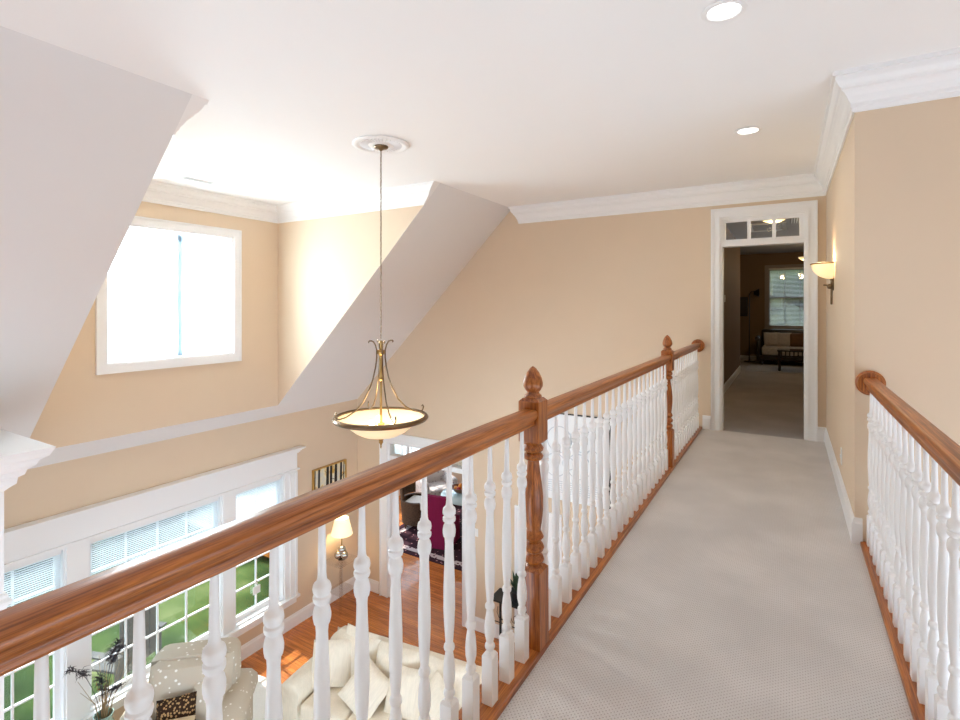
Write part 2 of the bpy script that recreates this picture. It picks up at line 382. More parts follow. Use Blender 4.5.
# far wall with two doorways
w = MB(); y0, y1 = FW, FW+.12
A0, A1 = -5.49, -4.07; B0, B1 = -.644, .161
w.box(LW-.1, y0, G-.1, A0, y1, -.76); w.box(A0, y0, -.76, A1, y1, -.5); w.box(A1, y0, G-.1, 4, y1, -.5)
w.poly([(LW-.1, y0, -.5), (B0, y0, -.5), (B0, y0, ZC+.05), (XT, y0, ZC+.05), (LW-.1, y0, sl(LW-.1)+.03)], (0, .12, 0))
w.box(B0, y0, 2.39, B1, y1, ZC+.05); w.box(B1, y0, -.5, 1.4, y1, ZC+.05); w.box(B0, y0, -.5, B1, y1, -.005)
struct('wall_far', w, 'wall', 'tall beige end wall with the hall doorway')
struct('wall_right', box(RW, RC+.12, -.5, RW+.12, FW, ZC+.02), 'wall', 'beige wall on the right of the bridge with the sconce')
struct('wall_return', box(RW, RC, G, 4, RC+.12, ZC+.02), 'wall', 'beige wall where the right handrail ends', cat='wall')
struct('wall_back_added', box(-7, BK-.1, -.36, 4, BK, ZC+.05), 'wall', 'unseen wall added behind the viewer to cut fill light', cat='wall')  # unseen upper wall, added to weaken light on the balusters; open below
struct('wall_side_added', box(4, BK-.1, -.36, 4.1, RC+.12, ZC+.05), 'wall', 'unseen wall added far to the right to cut fill light', cat='wall')  # also unseen and added, blocks light from the right above floor level
# hall and far room
h = MB()
h.box(-1.03, FW+.12, -.05, -.89, 12.4, ZC); h.box(-3, 12.4, -.05, -.89, 12.5, ZC); h.box(1.0, FW+.12, -.05, 1.1, 12.4, ZC); h.box(1.0, 12.4, -.05, 2.6, 12.5, ZC)
h.box(-3.1, 12.4, -.05, -3, 15.1, ZC); h.box(2.5, 12.4, -.05, 2.6, 15.1, ZC)
FX0, FX1, FZ0, FZ1 = -.43, .62, .86, 2.36
h.box(-3.1, 15, -.05, FX0, 15.1, ZC); h.box(FX1, 15, -.05, 2.6, 15.1, ZC); h.box(FX0, 15, -.05, FX1, 15.1, FZ0); h.box(FX0, 15, FZ1, FX1, 15.1, ZC)
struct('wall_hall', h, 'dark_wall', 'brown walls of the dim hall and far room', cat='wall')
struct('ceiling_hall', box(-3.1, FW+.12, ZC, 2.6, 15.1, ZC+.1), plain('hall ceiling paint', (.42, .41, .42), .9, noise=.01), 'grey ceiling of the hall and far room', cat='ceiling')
# sunroom shell
s_ = MB()
s_.box(-8.3, FW+.12, G, -8.2, 11, -2.35); s_.box(-8.3, FW+.12, -.75, -8.2, 11, -.3)
for yy in (FW+.12, 8.3, 10.85): s_.box(-8.3, yy, -2.35, -8.2, yy+.15, -.75)
s_.box(-8.3, 10.8, G, -3.0, 10.9, -2.45); s_.box(-8.3, 10.8, -.9, -3.0, 10.9, -.3)
for xx in (-8.3, -6.1, -4.2, -3.15): s_.box(xx, 10.8, -2.45, xx+.15, 10.9, -.9)
s_.box(-3.1, FW+.12, G, -3.0, 10.9, -.3)
struct('wall_sunroom', s_, 'wall', 'walls of the dining room beyond the lower doorway', cat='wall')
struct('ceiling_sunroom', box(-8.3, FW+.12, -.4, -3, 10.9, -.3), 'ceil', 'ceiling of the dining room beyond', cat='ceiling')

# crown moulding
CP = [(0, .222), (.012, .222), (.014, .196), (.021, .190), (.021, .172), (.030, .160), (.040, .135), (.055, .112), (.068, .100), (.068, .088), (.080, .080), (.094, .055), (.098, .040), (.098, .026), (.112, .024), (.112, 0), (0, 0)]
def crown(name, a, b, nrm, sa, sb, label, cut=False):
    a, b, nrm = Vector(a), Vector(b), Vector(nrm); t = (b-a).normalized(); rings = []
    for e, sg in ((a, sa), (b, sb)):
        rings.append([Vector(((e+nrm*p+t*p*sg).x, (e+nrm*p+t*p*sg).y, ZC-q)) if not (cut and e is b) else Vector((XT-q-.001, (e+nrm*p).y, ZC-q)) for p, q in CP])
    struct(name, MB().loft(rings), 'trim', label, smooth=False, cat='crown moulding')
crown('trim_2', (-3.155, FW), (RW, FW), (0, -1), -1, -1, 'crown moulding along the end wall')
crown('trim_3', (RW, FW), (RW, RC), (-1, 0), 1, 1, 'crown moulding above the sconce wall')
crown('trim_4', (RW, RC), (4, RC), (0, -1), -1, 0, 'crown moulding on the wall at the right handrail')
crown('trim_5', (DX, D0), (DX, D1), (1, 0), 1, -1, 'crown moulding above the dormer window')
crown('trim_6', (DX, D1), (-3.43, D1), (0, -1), 1, 1, 'crown moulding on the far dormer cheek', cut=True)
crown('trim_7', (DX, D0), (-3.43, D0), (0, 1), 1, 1, 'crown moulding on the near dormer cheek', cut=True)

# baseboards
def baseboard(name, a, b, nrm, z0, h, label, t=.016):
    a, b, nrm = Vector(a), Vector(b), Vector(nrm); pr = [(0, 0), (t, 0), (t, h*.78), (t*.7, h*.84), (t*.55, h*.95), (t*.2, h), (0, h)]
    rings = [[Vector(((e+nrm*p).x, (e+nrm*p).y, z0+q)) for p, q in pr] for e in (a, b)]
    struct(name, MB().loft(rings), 'trim', label, cat='baseboard')
baseboard('baseboard_right', (RW, RC-.016), (RW, FW), (-1, 0), 0, .15, 'white baseboard below the sconce')
baseboard('baseboard_return', (RW, RC), (.372, RC), (0, -1), 0, .15, 'short white baseboard piece beside the right railing')
baseboard('baseboard_far_left', (-.835, FW), (-.749, FW), (0, -1), 0, .15, 'short white baseboard left of the hall doorway')
baseboard('baseboard_far_right', (.258, FW), (RW, FW), (0, -1), 0, .15, 'short white baseboard right of the hall doorway')
baseboard('baseboard_left', (LW, BK), (LW, FW), (1, 0), G, .19, 'white baseboard below the triple window')
baseboard('baseboard_far_lower', (LW, FW), (A0-.2, FW), (0, -1), G, .19, 'white baseboard left of the lower doorway')
baseboard('baseboard_far_middle', (A1+.14, FW), (-3.25, FW), (0, -1), G, .19, 'white baseboard right of the lower doorway')
baseboard('baseboard_far_long', (-2.5, FW), (3.9, FW), (0, -1), G, .19, 'white baseboard of the lower end wall')
baseboard('baseboard_hall', (-.89, FW+.12), (-.89, 12.4), (1, 0), -.004, .13, 'white baseboard of the dim hall')
baseboard('baseboard_window', (-3, 15), (2.5, 15), (0, -1), -.004, .13, 'baseboard below the far room window')

# ------------------------------------------------------------------ hall doorway with transom (door_1)
def casing(mb, x0, x1, z0, z1, w, y, t=.022, out=-1):
    """stepped casing around an opening on a plane y; legs and head"""
    for (a, b, c_, d_) in ((x0-w, x0, z0, z1+w), (x1, x1+w, z0, z1+w), (x0, x1, z1, z1+w)):
        mb.box(a, y+out*t, c_, b, y, d_)
    q = .022
    for (a, b, c_, d_) in ((x0-w, x0-w+q, z0, z1+w), (x1+w-q, x1+w, z0, z1+w), (x0-w+q, x1+w-q, z1+w-q, z1+w)):
        mb.box(a, y+out*(t+.014), c_, b, y+out*t, d_)
    q = .014
    for (a, b, c_, d_) in ((x0-q-.012, x0-.012, z0, z1+q+.012), (x1+.012, x1+q+.012, z0, z1+q+.012), (x0-.012, x1+.012, z1+.012, z1+q+.012)):
        mb.box(a, y+out*(t+.007), c_, b, y+out*t, d_)
m = MB(); casing(m, B0, B1, 0, 2.375, .1, FW)
m.box(B0, FW-.0, 0, B0+.018, FW+.13, 2.375); m.box(B1-.018, FW, 0, B1, FW+.13, 2.375); m.box(B0+.018, FW, 2.357, B1-.018, FW+.13, 2.375)
m.box(B0+.018, FW-.008, 2.052, B1-.018, FW+.13, 2.105)
# transom sash
m.box(B0+.018, FW+.03, 2.105, B1-.018, FW+.07, 2.13); m.box(B0+.018, FW+.03, 2.322, B1-.018, FW+.07, 2.357)
m.box(B0+.018, FW+.03, 2.13, -.598, FW+.07, 2.322); m.box(.103, FW+.03, 2.13, B1-.018, FW+.07, 2.322)
m.box(-.385, FW+.03, 2.13, -.351, FW+.07, 2.322); m.box(-.147, FW+.03, 2.13, -.110, FW+.07, 2.322)
o = struct('door_1', m, 'trim', 'white cased hall doorway with three-pane transom')
for x0, x1 in ((-.598, -.385), (-.351, -.147), (-.110, .103)):
    box(x0, FW+.047, 2.13, x1, FW+.053, 2.322).build('transom_pane', 'glass', o)

# ------------------------------------------------------------------ lower cased doorway (door_2)
m = MB(); casing(m, A0, A1, G, -.78, .16, FW, .025)
m.box(A0, FW, G, A0+.02, FW+.13, -.76); m.box(A1-.02, FW, G, A1, FW+.13, -.76)
m.box(A0+.02, FW, -1.06, A1-.02, FW+.13, -.99); m.box(A0+.02, FW, -.80, A1-.02, FW+.13, -.76)
for k in range(1, 4):
    x = A0+(A1-A0)*k/4; m.box(x-.016, FW+.03, -.99, x+.016, FW+.07, -.80)
o = struct('door_2', m, 'trim', 'white cased lower doorway with glazed transom')
box(A0+.02, FW+.048, -.99, A1-.02, FW+.053, -.80).build('transom_pane', 'glass', o)
# white door beside the console table (door_3)
m = MB(); casing(m, -3.13, -2.62, G, -1.42, .085, FW, .022)
m.box(-3.13, FW-.012, G+.005, -2.62, FW, -1.42)
for z0, z1 in ((G+.15, G+.8), (G+.92, G+1.72)):
    m.box(-3.06, FW-.018, z0, -2.69, FW-.012, z1)
struct('door_3', m, 'trim', 'narrow white panelled door below the framed print')

# ------------------------------------------------------------------ windows
def window_x(name, xw, y0, y1, z0, z1, cols, rows, label, sash=None, fr=.045):
    """window in a wall of constant x, room on the +x side"""
    m = MB(); xo = xw-.10
    m.box(xo-.03, y0, z0, xw, y0+.02, z1); m.box(xo-.03, y1-.02, z0, xw, y1, z1)
    m.box(xo-.03, y0+.02, z0, xw, y1-.02, z0+.02); m.box(xo-.03, y0+.02, z1-.02, xw, y1-.02, z1)
    m.box(xo-.02, y0+.02, z0+.02, xo+.02, y0+.02+fr, z1-.02); m.box(xo-.02, y1-.02-fr, z0+.02, xo+.02, y1-.02, z1-.02)
    m.box(xo-.02, y0+.02+fr, z0+.02, xo+.02, y1-.02-fr, z0+.02+fr*1.3); m.box(xo-.02, y0+.02+fr, z1-.02-fr, xo+.02, y1-.02-fr, z1-.02)
    ya, yb, za, zb_ = y0+.02+fr, y1-.02-fr, z0+.02+fr*1.3, z1-.02-fr
    for k in range(1, cols):
        y = ya+(yb-ya)*k/cols; m.box(xo-.012, y-.009, za, xo+.012, y+.009, zb_)
    for k in range(1, rows):
        z = za+(zb_-za)*k/rows; hh = .02 if sash == k else .009
        m.box(xo-.0125, ya, z-hh, xo+.0125, yb, z+hh)
    o = struct(name, m, 'trim', label)
    box(xo-.002, ya, za, xo+.002, yb, zb_).build('pane', 'glass', o)
    return o
window_x('window_1', LW, *ops[0], LZ0, LZ1, 2, 5, 'narrow grid window nearest the left edge')
window_x('window_2', LW, *ops[1], LZ0, LZ1, 4, 5, 'wide grid window in the middle of the triple window')
window_x('window_3', LW, *ops[2], LZ0, LZ1, 2, 5, 'narrow grid window beside the small tree painting')
# casing of the triple window: posts, header with cornice, sill
m = MB()
edges = [(1.53-.18, 1.53), (2.295, 2.483), (3.942, 4.114), (4.879, 5.07)]
for a, b in edges:
    m.box(LW, a, LZ0, LW+.024, b, LZ1)
m.box(LW+.024, 4.96, LZ0, LW+.045, 5.07, LZ1); m.box(LW+.045, 5.035, LZ0, LW+.06, 5.07, LZ1)
m.box(LW, 1.33, LZ1, LW+.034, 5.10, -.99+.0)
m.box(LW, 1.33, -.985, LW+.055, 5.115, -.965)
m.box(LW, 1.34, -.965, LW+.03, 5.085, -.74)
for k, (p, z) in enumerate(((.045, -.74), (.06, -.725), (.075, -.705), (.10, -.685), (.115, -.672))):
    m.box(LW, 1.34-p+.03, z, LW+p, 5.085+p-.03, (-.725, -.705, -.685, -.672, -.655)[k])
m.box(LW, 1.33, LZ0-.035, LW+.07, 5.11, LZ0); m.box(LW, 1.35, LZ0-.12, LW+.022, 5.08, LZ0-.035)
struct('trim_8', m, 'trim', 'white triple window casing with corniced header', cat='window casing')
# dormer window
window_x('window_4', DX, WY0, WY1, WZ0, WZ1, 2, 4, 'dormer window behind sheer curtains', sash=2)
m = MB(); cw = .092
for (a, b, c_, d_) in ((WY0-cw, WY0, WZ0-cw, WZ1+cw), (WY1, WY1+cw, WZ0-cw, WZ1+cw), (WY0, WY1, WZ1, WZ1+cw), (WY0, WY1, WZ0-cw, WZ0)):
    m.box(DX, a, c_, DX+.02, b, d_)
q = .02
for (a, b, c_, d_) in ((WY0-cw, WY0-cw+q, WZ0-cw, WZ1+cw), (WY1+cw-q, WY1+cw, WZ0-cw, WZ1+cw), (WY0-cw+q, WY1+cw-q, WZ1+cw-q, WZ1+cw), (WY0-cw+q, WY1+cw-q, WZ0-cw, WZ0-cw+q)):
    m.box(DX+.02, a, c_, DX+.034, b, d_)
struct('trim_9', m, 'trim', 'white picture-frame casing of the dormer window', cat='window casing')
# far room window
m = MB()
m.box(FX0-.08, 14.975, FZ0-.09, FX0, 15, FZ1+.08); m.box(FX1, 14.975, FZ0-.09, FX1+.08, 15, FZ1+.08)
m.box(FX0, 14.975, FZ1, FX1, 15, FZ1+.08); m.box(FX0-.02, 14.955, FZ0-.05, FX1+.02, 15, FZ0)
m.box(FX0, 15.04, FZ0, FX0+.04, 15.08, FZ1); m.box(FX1-.04, 15.04, FZ0, FX1, 15.08, FZ1)
m.box(FX0, 15.04, FZ0, FX1, 15.08, FZ0+.05); m.box(FX0, 15.04, FZ1-.05, FX1, 15.08, FZ1); m.box(FX0+.04, 15.03, 1.60, FX1-.04, 15.08, 1.645)
for k in (1, 2): m.box(FX0+.04+(FX1-FX0-.08)*k/3-.01, 15.05, FZ0, FX0+.04+(FX1-FX0-.08)*k/3+.01, 15.07, FZ1)
o = struct('window_5', m, plain('grey-brown window paint', (.30, .25, .22), .5, noise=.02), 'far room window above the sofa')
box(FX0+.04, 15.058, FZ0, FX1-.04, 15.062, FZ1).build('pane', 'glass', o)
m = MB()
for k in range(44):
    z = FZ0+.06+k*.032
    m.poly([(FX0+.02, 15.005, z), (FX0+.02, 15.027, z+.012), (FX0+.02, 15.027, z+.0135), (FX0+.02, 15.005, z+.0015)], (FX1-FX0-.04, 0, 0))
t_ = thing('window_blind', 'white slatted blind in the dim room beyond the hall doorway', 'window blind', (0, 15.01, FZ1))
b_ = m.build('slats', plain('far blind slat', (.55, .58, .62), .6, noise=.02), t_); b_.location = (0, -15.01, -FZ1)
b_ = box(FX0+.01, 15.0, FZ1-.04, FX1-.01, 15.035, FZ1-.003).build('headrail', 'trim', t_); b_.location = (0, -15.01, -FZ1)
# sunroom window frames
m = MB()
for z in (-2.33, -1.95, -1.55, -1.15, -.78): m.box(-8.27, 6.5, z-.012, -8.23, 10.9, z+.012)
for k in range(12): m.box(-8.27, 6.6+k*.38-.012, -2.35, -8.23, 6.6+k*.38+.012, -.75)
struct('window_6', m, 'trim', 'side window band of the dining room')
m = MB()
for z in (-2.43, -2.05, -1.65, -1.25, -.92): m.box(-8.2, 10.83, z-.012, -3.1, 10.87, z+.012)
for k in range(14): m.box(-8.1+k*.38-.012, 10.83, -2.45, -8.1+k*.38+.012, 10.87, -.9)
struct('window_7', m, 'trim', 'end window band of the dining room')

# ------------------------------------------------------------------ blinds of the triple window
def blind(y0, y1, zb_, label):
    x = LW-.045
    t = thing('window_blind', label, 'window blind', (x, (y0+y1)/2, LZ1-.02), 0, 'blinds in the triple window')
    hw = (y1-y0)/2-.03
    box(-.02, -hw, -.045, .025, hw, -.002).build('headrail', 'trim', t)
    m = MB(); z = -.06; n = int((LZ1-.08-zb_)/.021)
    for k in range(n):
        zz = -.06-k*.021
        m.poly([(-.007, -hw, zz-.010), (.007, -hw, zz+.009), (.007, -hw, zz+.0105), (-.007, -hw, zz-.0085)], (0, 2*hw, 0))
    m.build('slats', 'blind', t)
    zz = -.06-n*.021-.012
    box(-.012, -hw, zz-.008, .012, hw, zz+.008).build('bottom_rail', 'trim', t)
blind(*ops[0], -1.95, 'half-lowered white blind in the window nearest the left edge')
blind(*ops[1], -1.95, 'half-lowered white blind in the widest, middle window')
blind(*ops[2], -1.95, 'half-lowered white blind in the window beside the tree painting')

# ------------------------------------------------------------------ sheer curtains in the dormer
def curtain(y0, y1, label, flip, ph):
    x = DX-.035
    t = thing('sheer_curtain', label, 'curtain', (x, (y0+y1)/2, WZ0+.03), 0)
    n = 130; rows = []
    H = WZ1-WZ0-.075
    zs = [0, .05, .3, .6, .9, 1.15, H-.10, H-.05, H-.035, H-.02, H]
    for z in zs:
        r = []
        for i in range(n+1):
            u = i/n; y = (u-.5)*(y1-y0)
            a = .008 if z < H-.1 else .005
            xx = a*math.sin(u*2*PI*13+ph+.25*math.sin(z*3))+.003*math.sin(u*2*PI*31+z*2)
            if z > H-.1: xx += .003*math.sin(u*2*PI*40)
            w_ = .012*math.sin(z*6+ph) if (i < 3) or (i > n-3) else 0
            r.append((xx, y+w_, z))
        rows.append(r)
    MB().loft(rows, cap=False, close=False).build('panel', 'sheer', t, smooth=True)
    e = (y1-y0)/2; sg = 1 if flip == 0 else -1; n2 = 12; rows = []
    for z in (0, .3, .6, .9, 1.2, H-.02): rows.append([(.016+.004*math.sin(j*1.9+z*5), sg*(e-.05)+(j/n2-.5)*.10+.003*math.sin(z*7), z) for j in range(n2+1)])
    MB().loft(rows, cap=False, close=False).build('hem', 'hem', t, smooth=True)
    n2 = 90; rows = []
    for z in (H-.075, H-.05, H-.02, H): rows.append([(.017+.004*math.sin(j*1.35), (j/n2-.5)*(y1-y0), z+(.018*math.sin(j*.9)*math.sin(j*.37) if z < H-.06 else 0)) for j in range(n2+1)])
    MB().loft(rows, cap=False, close=False).build('gathered_header', 'header', t, smooth=True)
    return t
curtain(WY0+.025, 3.345, 'left sheer white curtain panel on the dormer window', 0, 0)
curtain(3.29, WY1-.03, 'right sheer white curtain panel on the dormer window', 1, 1.3)
t = thing('curtain_rod', 'thin white rod carrying the sheer dormer curtains', 'curtain rod', (DX-.035, (WY0+WY1)/2, WZ1-.065))
L_ = (WY1-WY0)/2-.022
MB().lathe([(.006, -L_), (.006, L_)], axis='Y', seg=10).build('rod', 'trim', t, True)
for s in (-1, 1): MB().box(-.01, s*L_-.008*(s > 0)-.0, -.01, .01, s*L_+.008*(s < 0), .012).build('bracket', 'trim', t)
t = thing('curtain_rod', 'thin white rod along the bottom of the dormer curtains', 'curtain rod', (DX-.035, (WY0+WY1)/2, WZ0+.034))
MB().lathe([(.005, -L_), (.005, L_)], axis='Y', seg=10).build('rod', 'trim', t, True)
for s in (-1, 1): MB().box(-.01, s*L_-.008*(s > 0), -.01, .01, s*L_+.008*(s < 0), .01).build('bracket', 'brass', t)

# ------------------------------------------------------------------ balustrades
RP = [(-.014, .0), (.014, .0), (.021, .004), (.023, .010), (.020, .016), (.021, .024), (.030, .034), (.0345, .044), (.0345, .054), (.031, .062), (.025, .067),
      (-.025, .067), (-.031, .062), (-.0345, .054), (-.0345, .044), (-.030, .034), (-.021, .024), (-.020, .016), (-.023, .010), (-.021, .004)]
RZ = .905
def rail_mesh(x, y0, y1): return MB().loft([[(x+p, y0, RZ+q) for p, q in RP], [(x+p, y1, RZ+q) for p, q in RP]])
BPF = [(.0, .188), (.0150, .188), (.0140, .194), (.0120, .199), (.0155, .204), (.0178, .211), (.0162, .219), (.0120, .225), (.0132, .232), (.0178, .252), (.0186, .275), (.0165, .305), (.0125, .330), (.0115, .338), (.0160, .343), (.0172, .350), (.0155, .357), (.0115, .363),
       (.0130, .38), (.0160, .42), (.0180, .47), (.0178, .53), (.0162, .58), (.0143, .62), (.0130, .664), (.0140, .676), (.0142, .680), (.0176, .685), (.0196, .695), (.0200, .705), (.0174, .718), (.0138, .724), (.0138, .728), (.0182, .731), (.0200, .737), (.0196, .743), (.0160, .7462), (.0160, .7508), (.0196, .753), (.0204, .759), (.0196, .766), (.0180, .771), (.0122, .776), (.0100, .784), (.0092, .795), (.0088, .83), (.0072, .912), (0, .912)]
def baluster_mesh():
    m = MB(); h = .0205
    m.box(-h, -h, .02, h, h, .182)
    m.loft([[(-h, -h, .182), (h, -h, .182), (h, h, .182), (-h, h, .182)], [(-.014, -.014, .1925), (.014, -.014, .1925), (.014, .014, .1925), (-.014, .014, .1925)]])
    m.lathe(BPF, seg=16)
    return m
NPF = [(.030, .325), (.036, .334), (.028, .343), (.036, .350), (.041, .362), (.036, .376), (.025, .384), (.025, .388), (.037, .396), (.042, .410), (.036, .424), (.024, .432), (.032, .440), (.040, .451), (.035, .464), (.028, .478), (.033, .51), (.0385, .56), (.0390, .61), (.035, .66), (.028, .71), (.0235, .750), (.023, .758), (.036, .766), (.041, .778), (.034, .788), (.027, .792), (.038, .799), (.042, .810), (.036, .820), (.028, .832)]
FPF = [(.030, 1.008), (.036, 1.016), (.034, 1.024), (.026, 1.030), (.024, 1.036), (.033, 1.046), (.040, 1.060), (.0405, 1.072), (.036, 1.092), (.026, 1.115), (.014, 1.131), (.004, 1.139), (0, 1.140)]
def chamfer_block(m, h, z0, z1, c=.012, lo=True, hi=True):
    rings = []
    def sq(k, z): return [(-k, -k, z), (k, -k, z), (k, k, z), (-k, k, z)]
    if lo: rings.append(sq(h-c, z0)); rings.append(sq(h, z0+c))
    else: rings.append(sq(h, z0))
    if hi: rings.append(sq(h, z1-c)); rings.append(sq(h-c, z1))
    else: rings.append(sq(h, z1))
    m.loft(rings)
def newel(x, y, parent, lean):
    r = bpy.data.objects.new('newel_post', None)
    m = MB(); chamfer_block(m, .044, .0, .335, lo=False); m.lathe(NPF, seg=24); chamfer_block(m, .044, .828, 1.013)
    o = m.build('newel_post', 'oakZ', parent, True, angle=35); o.location = (x, y, 0)
    f_ = MB().lathe(FPF, seg=24).build('finial', 'oakZ', o, True, angle=60)
    o.rotation_euler.y = lean
    return o
def rosette(x, y, z, parent):
    MB().lathe([(0.0, -.030), (.052, -.030), (.062, -.026), (.066, -.018), (.072, -.014), (.072, -.001), (0, -.001)], (0, 0, 0), 28, 'Y').build('rosette', 'oakZ', parent, True, (x, y, z), angle=30)

lb = thing('balustrade', 'long balustrade on the left of the bridge with two oak newel posts', 'railing', (0, 0, 0))
LX = -.883; NY1, NY2 = 1.91, 4.63
sh = MB().box(-.955, BK, -.02, -.835, FW-.002, .020, bev=.006, seg=2).build('shoe_rail', 'oakY', lb)
for a, b in ((-1.6, NY1-.04), (NY1+.04, NY2-.04), (NY2+.04, FW-.02)): rail_mesh(LX, a, b).build('handrail', 'oakY', lb, True, angle=50)
newel(LX, NY1, lb, -.006); newel(LX, NY2, lb, -.006)
rosette(LX, FW, RZ+.034, lb)
b0 = baluster_mesh().build('baluster', 'bal', lb, True, (LX, 1.795, 0), angle=38)
ysl = [1.795-.1245*k for k in range(1, 19)]+[NY1+.100+.1245*k for k in range(21)]+[NY2+.112+.1245*k for k in range(15)]
for y in ysl:
    if y > FW-.04 or abs(y-NY2) < .06: continue
    c = b0.copy(); COL.objects.link(c); c.location = (LX, y, 0)
rb = thing('balustrade', 'shorter balustrade on the right of the bridge ending at a round rosette', 'railing', (0, 0, 0))
RX = .408
MB().box(.36, BK, -.02, .485, RC-.002, .020, bev=.006, seg=2).build('shoe_rail', 'oakY', rb)
rail_mesh(RX, -.6, RC-.02).build('handrail', 'oakY', rb, True, angle=50)
rosette(RX, RC, RZ+.036, rb)
for k in range(18):
    c = b0.copy(); COL.objects.link(c); c.parent = rb; c.location = (RX, 3.665-.1228*k, 0)

# ------------------------------------------------------------------ chandelier
CX, CY = -2.916, 3.273
t = thing('pendant_chandelier', 'bronze chain-hung bowl chandelier with four curved arms', 'chandelier', (CX, CY, ZC))
m = MB(); m.lathe([(0, -.001), (.232, -.001), (.235, -.010), (.226, -.018), (.205, -.022), (.190, -.016), (.180, -.010), (.110, -.010), (.10, -.018), (.085, -.020), (0, -.020)], seg=48)
for k in range(32):
    a = 2*PI*k/32; m.tube([(.105*math.cos(a), .105*math.sin(a), -.012), (.172*math.cos(a), .172*math.sin(a), -.012)], .006, 6)
m.build('ceiling_medallion', 'trim', t, True)
MB().lathe([(0, -.018), (.058, -.018), (.062, -.026), (.058, -.034), (.050, -.040), (.020, -.046), (.008, -.06), (0, -.06)], seg=24).build('canopy', 'bronze', t, True)
m = MB(); z = -.055; k = 0
while z > -1.60:
    pts = []
    for j in range(9):
        a = 2*PI*j/8; u, v = .0075*math.cos(a), .018*math.sin(a)
        pts.append((u, 0, z-.016+v) if k % 2 else (0, u, z-.016+v))
    m.tube(pts, .0021, 5); z -= .029; k += 1
m.tube([(math.sin(q*1.7)*.004, math.cos(q*1.7)*.004, -.05-q*.0525) for q in range(30)], .0016, 5)
m.build('chain', 'bronze', t, True)
zr = lambda z: z-ZC   # world height to local
m = MB(); m.lathe([(0, zr(1.10)), (.010, zr(1.10)), (.014, zr(1.085)), (.008, zr(1.07)), (.008, zr(1.03)), (.030, zr(1.02)), (.034, zr(1.0)), (.026, zr(.985)), (.012, zr(.975)), (.011, zr(.80)), (.020, zr(.79)), (.020, zr(.775)), (.010, zr(.765)), (.010, zr(.42)), (.03, zr(.41)), (.03, zr(.40)), (0, zr(.40))], seg=16)
m.build('stem', 'brass', t, True)
m = MB()
R_ = .368
for q in range(4):
    a = math.radians(28+90*q+30.83)
    ca, sa = math.cos(a), math.sin(a)
    prof = [(.100, 1.082), (.106, 1.093), (.098, 1.100), (.082, 1.100), (.064, 1.092), (.048, 1.065), (.036, 1.02), (.036, .96), (.046, .88), (.066, .79), (.098, .70), (.150, .60), (.215, .53), (.29, .487), (.345, .475), (.372, .488), (.380, .515), (.372, .532), (.362, .522)]
    pr = [Vector((p*ca, p*sa, zr(zz))) for p, zz in prof]
    a_ = MB().tube(pr, [.0045, .006, .006, .006]+[.0062]*11+[.0062, .006, .006, .0045], 8).build('arm', 'bronze', t, True)
m = MB(); m.lathe([(.362, zr(.440)), (.376, zr(.436)), (.390, zr(.444)), (.394, zr(.458)), (.386, zr(.474)), (.368, zr(.478)), (.356, zr(.468)), (.362, zr(.440))], seg=56, cap=False)
m.build('rim_ring', 'bronze', t, True)
bp_ = [(.364, zr(.452)), (.335, zr(.440)), (.30, zr(.420)), (.26, zr(.385)), (.21, zr(.345)), (.15, zr(.314)), (.08, zr(.296)), (0, zr(.290))]
inner = [(max(0, r-.006), z+.006) for r, z in bp_][::-1]
MB().lathe(bp_+inner, seg=48, cap=False).build('glass_bowl', 'lampglass', t, True)
MB().lathe([(0, zr(.296)), (.026, zr(.294)), (.030, zr(.285)), (.020, zr(.272)), (.016, zr(.262)), (.020, zr(.252)), (.010, zr(.238)), (.006, zr(.222)), (.008, zr(.212)), (0, zr(.196))], seg=16).build('finial', 'brass', t, True)
for k in range(3):
    a = 2*PI*k/3+.4
    MB().lathe([(0, -.03), (.012, -.03), (.012, 0), (.022, .02), (.024, .04), (.014, .062), (0, .068)], (.10*math.cos(a), .10*math.sin(a), zr(.39)), 12).build('bulb', 'bulb', t, True)
lamp('chandelier_glow', 'POINT', (CX, CY, .56), 9, (1, .80, .52), .12)

# ------------------------------------------------------------------ recessed lights, vent
def downlight(x, y, label):
    t = thing('recessed_light', label, 'ceiling light', (x, y, ZC), 0)
    MB().lathe([(.070, -.001), (.094, -.001), (.096, -.005), (.090, -.009), (.074, -.011), (.068, -.006), (.070, -.001)], seg=40, cap=False).build('trim_ring', 'trim', t, True)
    MB().lathe([(0, -.003), (.069, -.003), (.069, -.0045), (0, -.0055)], seg=32).build('lens', 'downlight', t, True)
    l = lamp('downlight_glow', 'SPOT', (x, y, ZC-.02), 14, (1, .93, .84), .06, (0, 0, 0), math.radians(140))
downlight(-.252, 2.602, 'recessed round ceiling light nearer the top edge')
downlight(-.264, 4.46, 'recessed round ceiling light nearer the hall doorway')
t = thing('air_vent', 'thin white slotted air vent in the dormer ceiling', 'vent', (-5.42, 3.2, ZC), 0)
box(-.055, -.17, -.006, .055, .17, -.001).build('frame', 'trim', t)
m = MB()
for k in range(6): m.box(-.042+k*.015, -.155, -.009, -.036+k*.015, .155, -.006)
m.build('louvres', plain('vent shadow grey', (.5, .5, .5), .6, noise=.01), t)

# ------------------------------------------------------------------ wall sconce
SY = 5.297; t = thing('wall_sconce', 'bronze wall sconce with a glowing half-bowl glass shade', 'wall light', (RW, SY, 1.40))
m = MB(); m.lathe([(0, 0), (.008, .002), (.009, .02), (.008, .20), (.012, .22), (.012, .30), (.013, .36), (0, .365)], (-.018, 0, 0), 12)
m.sphere((-.03, 0, .155), .022); m.box(-.012, -.02, .12, -.001, .02, .33, bev=.004)
m.tube([(-.018, 0, .15), (-.04, 0, .165), (-.075, 0, .168)], .006, 8)
m.build('wall_bracket', 'bronze', t, True)
